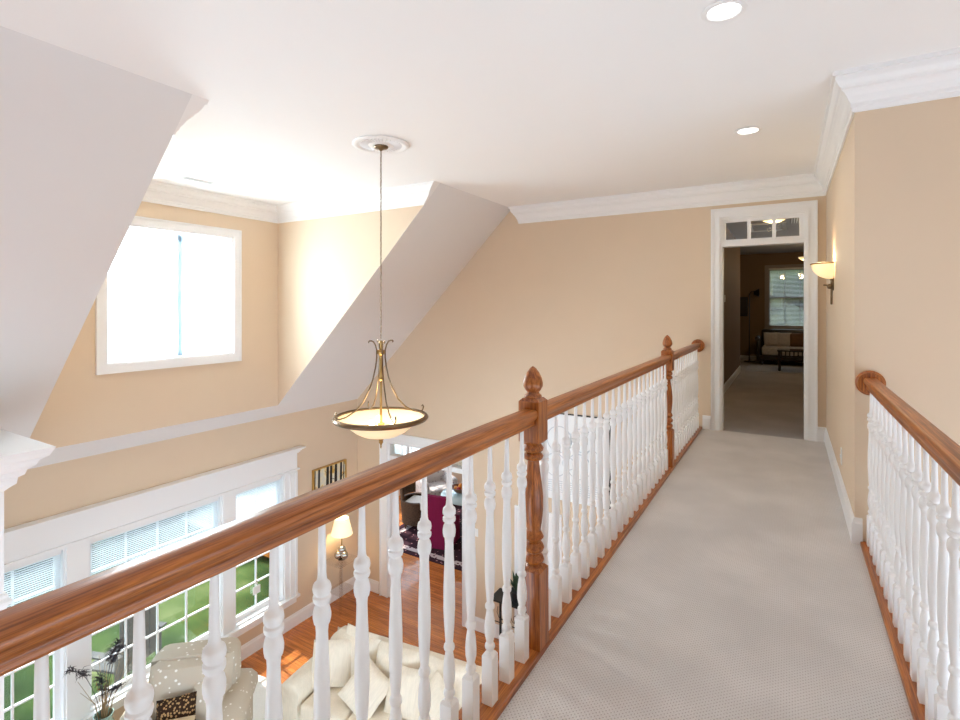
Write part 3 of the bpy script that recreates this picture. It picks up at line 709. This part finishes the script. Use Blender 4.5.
# bowl: half of a lathe, opening upwards
m = MB(); rings = []
for k in range(9):
    a = PI/2*k/8; r = .155*math.cos(a)**.9 if k < 8 else .004; z = .345-.125*math.sin(a)
    rings.append([(-.008-r*math.sin(PI*j/20), r*math.cos(PI*j/20), z) for j in range(21)])
m.loft(rings, cap=False, close=False)
m.build('glass_shade', 'lampglass2', t, True)
MB().tube([(-.008-.158*math.sin(PI*j/20), .158*math.cos(PI*j/20), .348) for j in range(21)], .0065, 8).build('shade_rim', 'brass', t, True)
lamp('sconce_glow', 'POINT', (RW-.085, SY, 1.80), 3.5, (1, .80, .52), .05)

# ------------------------------------------------------------------ wall plates
def plate(name, label, loc, nx, w=.07, h=.115, toggle=True):
    t = thing(name, label, name.replace('_', ' '), loc)
    if nx == 'y': a = box(-w/2, -.006, -h/2, w/2, -.0005, h/2); b = box(-.006, -.012, -.012, .006, -.006, .012)
    else:
        s = nx; a = box(min(.0005*s, .006*s), -w/2, -h/2, max(.0005*s, .006*s), w/2, h/2); b = box(min(.006*s, .012*s), -.006, -.012, max(.006*s, .012*s), .006, .012)
    a.build('cover_plate', 'plate', t); b.build('toggle' if toggle else 'socket', 'plate' if toggle else 'trim', t)
plate('light_switch', 'white switch plate on the lower end wall right of the cased doorway', (-3.85, FW, -1.86), 'y')
plate('light_switch', 'ivory switch plate on the dim brown hall wall', (-.89, 9.3, 1.52), 1)
plate('wall_outlet', 'white outlet on the right wall near the baseboard', (RW, 4.55, .30), -1, toggle=False)
plate('wall_outlet', 'white outlet low on the dim brown hall wall', (-.89, 8.4, .35), 1, toggle=False)

# ------------------------------------------------------------------ framed print on the end wall
t = thing('framed_print', 'large black-framed print of pale grey circles seen behind the balusters', 'framed print', (-2.42, FW, -.57))
hw, hh = .53, .565
m = MB()
for a in ((-hw, hh-.012, hw, hh), (-hw, -hh+.012, -hw+.018, hh-.012), (hw-.018, -hh+.012, hw, hh-.012)): m.box(a[0], -.03, a[1], a[2], -.001, a[3])
m.build('frame', 'black', t)
box(-hw+.012, -.016, -hh+.012, hw-.012, -.004, hh-.012).build('sheet', 'paper', t)
box(-hw, -.028, -hh, hw, -.001, -hh+.012).build('bottom_edge', 'paper', t)
m = MB()
def ring2(cx, cz, r, w=.006, r2=None, n=28, y=-.0175):
    r2 = r2 or r; rings = []
    for j in range(n+1):
        a = 2*PI*j/n; rings.append([(cx+(r+s)*math.cos(a), y, cz+(r2+s)*math.sin(a)) for s in (-w, w)]+[(cx+(r+s)*math.cos(a), y+.0015, cz+(r2+s)*math.sin(a)) for s in (w, -w)])
    m.loft(rings, cap=False)
for cx_, cz_, r in ((-.15, .22, .17), (.16, .24, .15), (.0, .22, .09), (-.2, -.12, .15), (.12, -.1, .16), (-.02, -.08, .08), (.3, .05, .08)): ring2(cx_, cz_, r)
for k in range(6): m.box(-.4, -.0175, -.33-k*.028, .38, -.016, -.322-k*.028)
m.build('drawing', 'greyink', t)

# tree painting on the left wall
t = thing('framed_painting', 'small gold-framed painting of dark tree trunks right of the triple window', 'painting', (LW, 5.72, -1.36))
hy, hz = .34, .28; m = MB()
for a in ((-hy, -hz, hy, -hz+.018), (-hy, hz-.018, hy, hz), (-hy, -hz+.018, -hy+.018, hz-.018), (hy-.018, -hz+.018, hy, hz-.018)): m.box(.001, a[0], a[1], .035, a[2], a[3])
m.build('frame', 'gold', t)
box(.004, -hy+.018, -hz+.018, .018, hy-.018, hz-.018).build('canvas', 'picture', t)
m = MB()
for y, w in ((-.225, .022), (-.055, .030), (.015, .026), (.115, .030), (.225, .024), (-.305, .010), (.285, .010)):
    m.poly([(.018, y-w, -hz+.02), (.018, y+w, -hz+.02), (.018, y+w*.8+.01, hz-.02), (.018, y-w*.8+.01, hz-.02)], (.003, 0, 0))
for a, b, w in (((-.21, -.12), (-.03, .0), .008), ((.03, .05), (.12, .0), .008), ((.235, .0), (.30, .08), .008), ((-.03, .1), (-.1, .2), .006), ((-.3, -.16), (.28, -.14), .012)):
    m.tube([(.0205, *a), (.0205, (a[0]+b[0])/2, (a[1]+b[1])/2+.015), (.0205, *b)], w*.5, 5)
m.build('tree_trunks', 'black', t)

# ------------------------------------------------------------------ tall built-in at the left edge
t = thing('tall_cabinet', 'tall white cabinet with stepped cornice top at the left edge', 'cabinet', (-5.05, .95, G))
zt = .40-G
box(-.30, -.45, 0, .42, .42, zt-.24).build('body', 'trim', t)
m = MB(); st = [(.02, .22), (.045, .20), (.05, .165), (.075, .15), (.085, .12), (.115, .10), (.13, .07), (.165, .05), (.175, .03), (.19, 0)]
prev = .24
prof = [(.0, .24)]+st
rings = []
for p, q in prof:
    p *= 1.14; q *= 1.2; rings.append([(-.30-p, -.45-p, zt-q), (.42+p, -.45-p, zt-q), (.42+p, .42+p, zt-q), (-.30-p, .42+p, zt-q)])
m.loft(rings); m.build('cornice', 'trim', t)
m = MB(); z0 = -.71-G
m.loft([[(-.30-p, -.45-p, z0+q), (.42+p, -.45-p, z0+q), (.42+p, .42+p, z0+q), (-.30-p, .42+p, z0+q)] for p, q in ((0.001, 0), (.012, .01), (.012, .03), (.032, .05), (.036, .07), (.018, .09), (.018, .11), (.001, .12))])
m.build('waist_moulding', 'trim', t)

# ------------------------------------------------------------------ sofa and pillows
SR = math.radians(7)
so = thing('sofa', 'long cream chenille sofa with rolled arms on the living room floor', 'sofa', (-3.62, 4.22, G+.0145), SR)
hw = 1.10
MB().box(-hw+.1, -.42, .10, hw-.1, .40, .32, bev=.03).build('base', 'cream', so, True)
m = MB(); m.box(-hw+.12, .14, .28, hw-.12, .46, .80, bev=.09, seg=4)
m.build('backrest', 'cream', so, True)
def arm_mesh(s):
    prof = [(-.10, .06), (.10, .06), (.10, .36), (.125, .44), (.15, .50), (.14, .57), (.09, .625), (.0, .64), (-.09, .615), (-.13, .55), (-.125, .48), (-.10, .42)]
    prof = [(p*s, q) for p, q in prof]; rings = []
    for y, k in ((-.45, .93), (-.43, 1), (.0, 1), (.44, 1), (.46, .93)):
        rings.append([(s*(hw-.13)+p*k, y, .35+(q-.35)*k) for p, q in prof])
    return MB().loft(rings)
for s in (-1, 1): arm_mesh(s).build('arm', 'cream', so, True, angle=50)
for k in range(3):
    w = (2*hw-.5)/3; x = -hw+.25+w*k
    MB().box(x+.004, -.45, .30, x+w-.004, .20, .46, bev=.045, seg=4).build('seat_cushion', 'cream', so, True)
for k in range(3):
    w = (2*hw-.5)/3; x = -hw+.25+w*(k+.5)
    mt = Matrix.Translation((x, .14, .66))@Matrix.Rotation(math.radians(-14), 4, 'X')
    MB().pillow(w+.03, .50, .26, mt, pinch=4).build('back_cushion', 'cream2', so, True)
for x in (-.9, .9):
    for y in (-.36, .36): MB().lathe([(.02, 0), (.028, .05), (.03, .12)], (x, y, 0), 10).build('foot', 'darkwood', so, True)
def toss(label, x, y, z, s, rx, ry, rz_, mat='cream2', th=.17, grp=None):
    p = MB().pillow(s, s, th, n=14, pinch=2.6).build('throw_pillow', mat, None, True)
    base = Matrix.Translation(so.location)@Matrix.Rotation(SR, 4, 'Z')
    p.matrix_world = base@Matrix.Translation((x, y, z))@Matrix.Rotation(math.radians(rz_), 4, 'Z')@Matrix.Rotation(math.radians(rx), 4, 'X')@Matrix.Rotation(math.radians(ry), 4, 'Y')
    tag(p, label, 'pillow', 'cream throw pillows on the sofa')
toss('cream throw pillow leaning in the left corner of the sofa', -.72, -.06, .68, .46, -22, 4, 34)
toss('cream throw pillow lying low at the middle left of the sofa', -.20, -.17, .62, .44, -42, 28, 8)
toss('cream throw pillow upright beside the middle of the sofa', .22, -.08, .66, .44, -26, -6, -6)
toss('cream throw pillow in the right half of the sofa', .62, -.12, .66, .44, -28, 12, -26)
toss('cream throw pillow propped on top of the left back cushion', -.55, .16, .74, .42, -20, 8, 6, th=.15)

# ------------------------------------------------------------------ armchair
ar = thing('armchair', 'beige armchair with white sprig pattern below the triple window', 'armchair', (-5.20, 2.92, G+.0145), math.radians(42))
ar.scale = (1.16, 1.06, .98)
MB().box(-.36, -.40, .10, .36, .36, .30, bev=.03).build('base', 'dots', ar, True)
m = MB(); m.loft([[(-w/2, y-.0, z), (-w/2+.03, y-.10, z), (w/2-.03, y-.10, z), (w/2, y, z), (w/2-.03, y+.13, z), (-w/2+.03, y+.13, z)] for w, y, z in ((.74, .28, .2), (.76, .30, .5), (.78, .33, .75), (.76, .36, .90), (.70, .37, .95), (.60, .375, .965))])
m.build('backrest', 'dots', ar, True, angle=60)
mt = Matrix.Translation((0, .20, .68))@Matrix.Rotation(math.radians(-12), 4, 'X')
MB().pillow(.70, .56, .26, mt, pinch=5).build('back_cushion', 'dots', ar, True)
MB().box(-.28, -.44, .29, .28, .14, .46, bev=.05, seg=4).build('seat_cushion', 'dots', ar, True)
hw_s = hw; hw = .50
for s in (-1, 1): arm_mesh(s).build('arm', 'dots', ar, True, angle=50)
hw = hw_s
for x in (-.33, .33):
    for y in (-.34, .30): MB().lathe([(.02, 0), (.028, .05), (.03, .12)], (x, y, 0), 10).build('foot', 'darkwood', ar, True)
AB = Matrix.Translation(ar.location)@Matrix.Rotation(math.radians(42), 4, 'Z')
def on_chair(label, mat, x, y, z, s, s2, rx, ry, rz_, th=.13):
    p = MB().pillow(s, s2, th, n=12, pinch=2.8).build('throw_pillow', mat, None, True)
    p.matrix_world = AB@Matrix.Translation((x, y, z))@Matrix.Rotation(math.radians(rz_), 4, 'Z')@Matrix.Rotation(math.radians(rx), 4, 'X')@Matrix.Rotation(math.radians(ry), 4, 'Y')
    return tag(p, label, 'pillow')
on_chair('leopard print pillow on the beige armchair', 'leopard', -.05, -.06, .60, .36, .30, -24, -4, 4)
on_chair('sprig-patterned beige pillow at the right side of the armchair', 'dots', .20, .02, .62, .34, .34, -24, 8, -8)
on_chair('plain tan pillow lying in front of the leopard pillow', 'tan', -.02, -.26, .545, .36, .28, -58, 0, 3)

# cream rug
t = thing('area_rug', 'cream area rug on the sunlit cherry floor between sofa and armchair', 'rug', (-4.0, 3.0, G), SR)
o = MB().box(-1.58, -1.28, 0, 1.6, 1.35, .014, bev=.005).build('pile', 'rugcream', t)

# ------------------------------------------------------------------ acrylic side table and lamp
t = thing('side_table', 'clear acrylic side table in the corner below the tree painting', 'side table', (-5.965, 5.78, G))
MB().box(-.19, -.20, .70, .19, .20, .722, bev=.003).build('table_top', 'acrylic', t)
for x in (-.172, .172):
    for y in (-.182, .182): MB().box(x-.014, y-.014, 0, x+.014, y+.014, .70).build('leg', 'acrylic', t)
MB().box(-.15, -.17, .25, .15, .17, .262).build('lower_shelf', 'acrylic', t)
t = thing('table_lamp', 'lit cream-shaded lamp with silver ball base on the acrylic table', 'lamp', (-5.95, 5.78, G+.722))
m = MB(); m.lathe([(0, 0), (.06, 0), (.06, .014), (.03, .02), (.0, .02)], seg=20)
for a in range(3): m.sphere((.055*math.cos(a*2.1), .055*math.sin(a*2.1), .08), .062, u=14, v=10)
m.sphere((0, 0, .155), .062, u=14, v=10)
m.build('lamp_base', 'chrome', t, True)
MB().lathe([(0, .18), (.008, .18), (.008, .45), (0, .45)], seg=10).build('stem', 'brass', t, True)
MB().lathe([(.165, .395), (.105, .645), (.103, .645), (.163, .395), (.165, .395)], seg=32, cap=False).build('lamp_shade', 'shade', t, True)
lamp('table_lamp_glow', 'POINT', (-5.95, 5.78, G+.722+.52), 5, (1, .78, .48), .05)

# ------------------------------------------------------------------ vase with plumes
t = thing('plume_vase', 'pale green vase of dark peacock plumes and dry stems beside the armchair', 'vase', (-5.78, 2.46, G))
MB().lathe([(0, 0), (.10, 0), (.13, .10), (.14, .30), (.11, .48), (.07, .58), (.085, .64), (.078, .64), (.064, .58), (.10, .46), (.0, .40)], seg=28).build('vase', 'vase', t, True)
m = MB(); tips = []
for k in range(26):
    a = random.uniform(0, 2*PI); r = random.uniform(.04, .26); z = random.uniform(.85, 1.2)
    p = [(.02*math.cos(a), .02*math.sin(a), .5), (r*.35*math.cos(a), r*.35*math.sin(a), .75), (r*math.cos(a), r*math.sin(a), z)]
    m.tube(p, [.003, .0025, .0015], 4)
m.build('dry_stems', 'drystem', t)
def plume(dx, dy, z, k=1.0):
    m = MB(); pts = []
    for j in range(7):
        u = j/6; pts.append(Vector((dx*u**1.3, dy*u**1.3, .5+(z-.5)*math.sin(u*PI/2*.98))))
    m.tube(pts, .003, 5)
    tip = pts[-1]; d_ = (pts[-1]-pts[-2]).normalized()
    for j in range(70):
        a = random.uniform(0, 2*PI); q = random.uniform(-.14, .05)*k
        c0 = tip+d_*q; v = Vector((math.cos(a), math.sin(a), random.uniform(-.3, .6)))*random.uniform(.03, .085)*k
        m.tube([c0, c0+v*.6+d_*.02, c0+v+Vector((0, 0, -.012))], [.0035, .003, .001], 4)
    m.build('plume', 'feather', t)
plume(-.20, -.16, 1.08); plume(.02, .10, 1.26); plume(.0, -.02, .98, 1.2); plume(-.06, .16, 1.14, .8); plume(.14, .06, .92, .8)

# small white tag on the window
t = thing('window_tag', 'small white square tag hanging on the muntin of the right window', 'tag', (LW-.07, 4.49, -2.42))
MB().box(-.008, -.055, -.115, .004, .055, -.01, bev=.003).build('card', 'plate', t)
MB().tube([(0, -.03, -.012), (0, 0, .04), (0, .03, -.012)], .003, 5).build('hanger', 'plate', t)

# ------------------------------------------------------------------ console table and plant at the end wall
t = thing('console_table', 'black iron console table with scrollwork against the lower end wall', 'console table', (-3.02, 6.12, G))
MB().box(-.40, -.15, .735, .40, .15, .76, bev=.003).build('table_top', 'black', t)
for x in (-.385, .385):
    for y in (-.135, .135): MB().box(x-.012, y-.012, 0, x+.012, y+.012, .735).build('leg', 'black', t)
m = MB()
for s in (-1, 1):
    for q in (-.2, .0, .2):
        pts = [(q+s*.01*j*math.cos(j*.7), -.135, .60+.012*j*math.sin(j*.7)) for j in range(2, 11)]; m.tube(pts, .004, 5)
m.box(-.375, -.139, .47, .375, -.131, .478)
m.build('scrollwork', 'black', t, True)
t = thing('potted_plant', 'dark green plant in a black pot on the iron console table', 'plant', (-3.08, 6.12, G+.76))
MB().lathe([(0, 0), (.07, 0), (.09, .10), (.095, .13), (.08, .13), (0, .12)], seg=20).build('pot', 'black', t, True)
m = MB()
for k in range(46):
    a = random.uniform(0, 2*PI); r = random.uniform(.03, .13); z = random.uniform(.15, .36)
    b_ = Vector((.3*r*math.cos(a), .3*r*math.sin(a), .11)); e = Vector((r*math.cos(a), r*math.sin(a), z)); sd_ = Vector((-math.sin(a), math.cos(a), 0))*.022; md = (b_+e)/2+Vector((0, 0, .03))
    m.loft([[b_, b_+Vector((0, 0, .002)), b_+Vector((.001, 0, .001))], [md-sd_, md+Vector((0, 0, .006)), md+sd_], [e, e+Vector((0, 0, .002)), e+Vector((.001, 0, .001))]])
m.build('leaves', 'greenleaf', t)

# ------------------------------------------------------------------ dining room beyond the lower doorway
t = thing('area_rug', 'dark wine patterned rug with pale border beyond the lower doorway', 'rug', (-5.3, 9.3, G))
MB().box(-1.75, -1.68, 0, 1.75, 1.4, .012).build('pile', 'rugdark', t)
m = MB(); 
for a in ((-1.62, -1.56, 1.62, -1.44), (-1.62, -1.44, -1.50, 1.3), (1.50, -1.44, 1.62, 1.3)): m.box(a[0], a[1], .012, a[2], a[3], .014)
m.build('border_band', 'rugband', t)
t = thing('slipcovered_chair', 'magenta slipcovered dining chair with its back to the doorway', 'chair', (-5.84, 8.33, G+.014), math.radians(12+180))
m = MB(); m.loft([[(-w, y, z), (w, y, z), (w, y+.09, z), (-w, y+.09, z)] for w, y, z in ((.30, .20, .0), (.285, .19, .45), (.27, .21, .95), (.255, .225, 1.0))])
m.build('backrest', 'magenta', t, True, angle=50)
MB().box(-.27, -.28, .0, .27, .20, .47, bev=.02).build('skirted_seat', 'magenta', t, True)
t = thing('dining_table', 'round frosted glass dining table beyond the lower doorway', 'table', (-5.62, 9.12, G+.014))
MB().lathe([(0, .735), (.655, .735), (.665, .742), (.655, .75), (0, .75)], seg=56).build('table_top', 'tableglass', t, True)
m = MB()
for q in range(4):
    a = q*PI/2+.5; m.tube([(.32*math.cos(a), .32*math.sin(a), 0), (.12*math.cos(a), .12*math.sin(a), .35), (.30*math.cos(a), .30*math.sin(a), .735)], .018, 8)
m.lathe([(.10, .33), (.13, .35), (.10, .37)], seg=20); m.build('pedestal', 'black', t, True)
bw = thing('fruit_bowl', 'brown bowl on the round glass dining table', 'bowl', (-5.88, 9.06, G+.764))
MB().lathe([(0, 0), (.07, 0), (.13, .03), (.19, .09), (.205, .12), (.195, .12), (.18, .09), (.12, .04), (0, .03)], seg=32).build('bowl', 'bowl', bw, True)
fr = [(-.09, -.04, 'fruit_o'), (.0, -.08, 'fruit_r'), (.08, -.02, 'fruit_o'), (.04, .08, 'fruit_r'), (-.06, .07, 'fruit_o'), (0.0, .0, 'fruit_o')]
for k, (x, y, mt_) in enumerate(fr):
    z = .085 if k < 5 else .145
    p = MB().sphere((0, 0, 0), .045, u=14, v=10).build('fruit', mt_, None, True, (bw.location.x+x, bw.location.y+y, bw.location.z+z))
    tag(p, ('orange' if mt_ == 'fruit_o' else 'red')+' piece of fruit in the brown bowl on the glass table', 'fruit', ('orange' if mt_ == 'fruit_o' else 'red')+' fruit in the bowl')
# wicker armchair
t = thing('wicker_armchair', 'dark wicker armchair with a white seat cushion beyond the lower doorway', 'armchair', (-6.75, 8.72, G+.014), math.radians(100))
m = MB()
rings = []
for z, k in ((.10, .93), (.30, .97), (.54, 1.02), (.57, 1.03)):
    rings.append([(k*.33*math.cos(a_), k*.33*math.sin(a_)+.02, z) for a_ in [math.radians(-40+j*260/24) for j in range(25)]]+[(k*.27*math.cos(a_), k*.27*math.sin(a_)+.02, z) for a_ in [math.radians(220-j*260/24) for j in range(25)]])
m.loft(rings); m.build('woven_body', 'wicker', t, True, angle=50)
rings = []
for z, k in ((.60, 1.0), (.80, 1.05), (.96, 1.02)):
    rings.append([(k*.33*math.cos(a_), k*.33*math.sin(a_)+.03, z) for a_ in [math.radians(30+j*120/14) for j in range(15)]]+[(k*.28*math.cos(a_), k*.28*math.sin(a_)+.03, z) for a_ in [math.radians(150-j*120/14) for j in range(15)]])
MB().loft(rings).build('backrest', 'wicker', t, True, angle=50)
MB().box(-.25, -.30, .42, .25, .22, .54, bev=.035, seg=3).build('seat_cushion', 'whitecloth', t, True)
for a_ in (-35, 35, 145, 215): MB().lathe([(.018, 0), (.024, .12)], (.26*math.cos(math.radians(a_)), .26*math.sin(math.radians(a_))+.02, 0), 8).build('leg', 'wicker', t, True)
# pale patterned chair behind
t = thing('upholstered_chair', 'pale grey patterned armchair behind the glass dining table', 'armchair', (-7.15, 9.95, G+.014), math.radians(60))
MB().box(-.36, -.34, .12, .36, .34, .42, bev=.05, seg=3).build('seat', 'greycloth', t, True)
MB().box(-.36, .22, .35, .36, .42, .88, bev=.07, seg=4).build('backrest', 'greycloth', t, True)
for s in (-1, 1): MB().box(s*.36-.07, -.32, .12, s*.36+.07, .36, .60, bev=.05, seg=3).build('arm', 'greycloth', t, True)
for x in (-.3, .3):
    for y in (-.26, .3): MB().box(x-.02, y-.02, 0, x+.02, y+.02, .13).build('leg', 'darkwood', t)

# ------------------------------------------------------------------ far room beyond the hall
t = thing('sofa', 'dark-framed striped sofa below the far room window', 'sofa', (.22, 14.35, -.004))
MB().box(-.80, -.30, .12, .80, .45, .24, bev=.01).build('frame', 'darkwood', t)
MB().box(-.76, -.34, .24, .76, .20, .44, bev=.04, seg=3).build('seat_cushion', 'stripe', t, True)
MB().box(-.78, .18, .24, .78, .40, .84, bev=.04, seg=3).build('backrest', 'darkwood', t, True)
for s in (-1, 1):
    m = MB(); m.box(s*.83-.04, -.32, .12, s*.83+.04, .40, .58, bev=.02); m.lathe([(.055, -.34), (.06, -.33), (.06, .38), (.055, .40)], (s*.85, 0, .62), 14, 'Y')
    m.build('arm', 'darkwood', t, True)
for x in (-.76, .76):
    for y in (-.26, .4): MB().box(x-.025, y-.025, 0, x+.025, y+.025, .12).build('leg', 'darkwood', t)
for k, (x, mt_, lab, rz_) in enumerate(((-.56, 'stripe', 'pale pillow at the left end of the far sofa', 12), (-.32, 'stripe', 'pale pillow second from the left on the far sofa', -8), (-.04, 'brownpillow', 'brown pillow in the middle of the far sofa', 6), (.28, 'brownpillow', 'brown pillow towards the right of the far sofa', -6))):
    mt2 = Matrix.Translation((.22+x, 14.40, .60))@Matrix.Rotation(math.radians(rz_), 4, 'Z')@Matrix.Rotation(math.radians(-18), 4, 'X')
    p = MB().pillow(.34, .34, .13, n=10).build('throw_pillow', mt_, None, True); p.matrix_world = mt2; tag(p, lab, 'pillow')
t = thing('coffee_table', 'black coffee table with a spindle apron in the dim far room', 'coffee table', (.30, 13.0, .008))
MB().box(-.50, -.27, .42, .50, .27, .45, bev=.005).build('table_top', plain('polished black top', (.03, .03, .035), .12, noise=.1), t)
m = MB(); m.box(-.46, -.24, .28, .46, -.22, .30); m.box(-.46, .22, .28, .46, .24, .30)
for k in range(12): m.box(-.42+k*.076-.012, -.235, .30, -.42+k*.076+.012, -.225, .42)
m.build('spindle_apron', 'darkwood', t)
for x in (-.46, .46):
    for y in (-.23, .23): MB().lathe([(.02, 0), (.03, .03), (.02, .08), (.028, .2), (.022, .26), (.028, .28), (.028, .42)], (x, y, 0), 10).build('leg', 'darkwood', t, True)
t = thing('area_rug', 'pale grey rug under the black coffee table', 'rug', (.35, 13.20, -.004))
MB().box(-1.15, -.66, 0, 1.2, .78, .012).build('pile', plain('pale grey rug pile', (.40, .40, .42), .9, noise=.2, nscale=12), t)
t = thing('floor_lamp', 'black floor lamp standing in the dim far room left of the window', 'lamp', (-.84, 14.7, -.004))
MB().lathe([(0, 0), (.13, 0), (.13, .015), (.02, .03), (0, .03)], seg=24).build('base', 'black', t, True)
MB().lathe([(.011, .03), (.011, 1.72)], seg=10).build('pole', 'black', t, True)
MB().tube([(0, 0, 1.70), (.05, -.02, 1.78), (.12, -.03, 1.78)], .010, 8).build('arm', 'black', t, True)
m = MB(); m.lathe([(.04, -.02), (.11, .10), (.105, .10), (.035, -.02), (.04, -.02)], (0, 0, 0), 20, 'X', cap=False); o = m.build('lamp_head', 'black', t, True, (.12, -.03, 1.74))
t = thing('wall_hanging', 'dark narrow wall hanging beside the far room floor lamp', 'wall decoration', (-.99, 15, 1.40))
MB().box(-.10, -.04, -.26, .10, -.001, .24, bev=.01).build('panel', 'black', t); MB().box(-.07, -.05, -.18, .07, -.04, .16).build('inset', 'darkwood', t)
# ceiling lights of the hall
def bowl_light(x, y, z, r, label, drop):
    t = thing('ceiling_light', label, 'ceiling light', (x, y, z))
    pr = [(r*math.cos(PI/2*k/8), -r*.55*math.sin(PI/2*k/8)) for k in range(9)]
    MB().lathe(pr, seg=28).build('glass_bowl', 'lampglass2', t, True)
    MB().lathe([(r*1.02, -.008), (r*1.04, 0), (r*1.02, .012), (.03, .02), (0, .02)], seg=28).build('fitting', 'bronze', t, True)
    if drop > .03: MB().lathe([(.012, .02), (.012, drop)], seg=10).build('rod', 'bronze', t, True)
    lamp('hall_light_glow', 'POINT', (x, y, z-r*.55-.06), 20, (1, .72, .40), .08)
bowl_light(-.17, 8.15, 2.63, .17, 'glowing bowl light seen through the doorway transom', .03)
bowl_light(.33, 12.6, 2.42, .15, 'glowing hanging bowl light at the right edge of the hall doorway', .31)
t = thing('attic_hatch', 'framed hatch in the hall ceiling seen through the transom', 'ceiling hatch', (-.30, 10.0, ZC))
m = MB()
for a in ((-.28, -.45, .28, -.39), (-.28, .39, .28, .45), (-.28, -.39, -.22, .39), (.22, -.39, .28, .39)): m.box(a[0], a[1], -.02, a[2], a[3], -.001)
m.build('frame', 'trim', t)
box(-.22, -.39, -.008, .22, .39, -.001).build('panel', plain('hatch panel paint', (.35, .32, .28), .8, noise=.02), t)
t = thing('return_air_grille', 'slatted return air grille in the hall ceiling seen through the transom', 'vent', (.27, 9.4, ZC))
box(-.24, -.32, -.010, .24, .32, -.001).build('backing', 'darkwood', t)
m = MB()
for k in range(14): m.box(-.225+k*.034, -.30, -.016, -.210+k*.034, .30, -.010)
m.build('slats', 'trim', t)

# ------------------------------------------------------------------ outdoors
struct('ground_lawn', box(-40, -30, -3.62, -7.1, 40, -3.5), 'lawn', 'green lawn outside the living room windows', cat='ground')
struct('ground_patio', box(-7.1, -6, -3.62, LW-T, 6.4, -3.48), 'patio', 'pale stone patio just outside the windows', cat='ground')
sp = [(-13, .6, 1.0), (-13.2, 3.6, 1.1), (-12.4, 6.4, 1.0), (-13.4, 9.4, 1.2), (-12.2, 12.6, 1.1), (-9.9, 8.6, .6), (-12.8, -2.6, 1.0)]
names = ['round green shrub at the far left of the lawn', 'large green shrub across from the middle window', 'green shrub beyond the middle window', 'large green shrub beyond the right window', 'green shrub at the right end of the hedge', 'low green shrub near the patio', 'green shrub out past the left window']
for (x, y, r), nm in zip(sp, names):
    m = MB(); m.sphere((0, 0, r*.75), r, (1, 1, .85), 28, 18, jit=.09)
    for k in range(9):
        a = random.uniform(0, 2*PI); m.sphere((r*.7*math.cos(a), r*.7*math.sin(a), r*random.uniform(.5, 1.1)), r*.42, (1, 1, 1), 16, 10, jit=.12)
    o = m.build('shrub', 'leaf', None, True, (x, y, -3.5)); tag(o, nm, 'shrub', 'shrubs across the lawn')
struct('ground_bright', box(-20, 6.6, -3.5, -8.3, 30, -3.44), plain('added pale ground', (.55, .54, .52), .9, noise=.1), 'bright pale ground added outside the dining room', cat='ground')  # made-up pale ground so the view through the windows burns out white
struct('ground_lawn_end', box(-8.3, 14, -3.62, 30, 60, -3.45), 'lawn', 'lawn beyond the far room', cat='ground')
struct('ground_bright_end', box(-8.3, 10.9, -3.5, 6, 14, -3.44), bpy.data.materials['added pale ground'], 'bright pale ground added beyond the dining room', cat='ground')  # same added pale ground, continued past the end windows
m = MB()
for k in range(60): m.sphere((random.uniform(-3.2, 3.4), random.uniform(-.6, .6), random.uniform(-3.0, 2.8)), random.uniform(.6, .9), u=14, v=9, jit=.16)
o = m.build('tree', plain('sunny tree leaves', (.075, .085, .03), .8, noise=.9, nscale=5), None, True, (.3, 20, 1.0)); tag(o, 'leafy tree seen through the far room window blind', 'tree')
# white patio chair outside the middle window
t = thing('patio_chair', 'grey wooden patio chair outside the middle window', 'patio chair', (-7.35, 3.35, -3.48), math.radians(-70))
for k in range(5): MB().box(-.26+k*.11, .22, .30, -.17+k*.11, .245, 1.0).build('back_slat', 'teak', t)
MB().box(-.30, -.26, .36, .30, .24, .385).build('seat', 'teak', t)
for s in (-1, 1):
    MB().box(s*.34-.05, -.30, .58, s*.34+.05, .30, .602).build('armrest', 'teak', t)
    for y in (-.26, .24): MB().box(s*.31-.02, y-.03, 0, s*.31+.02, y+.03, .58).build('leg', 'teak', t)
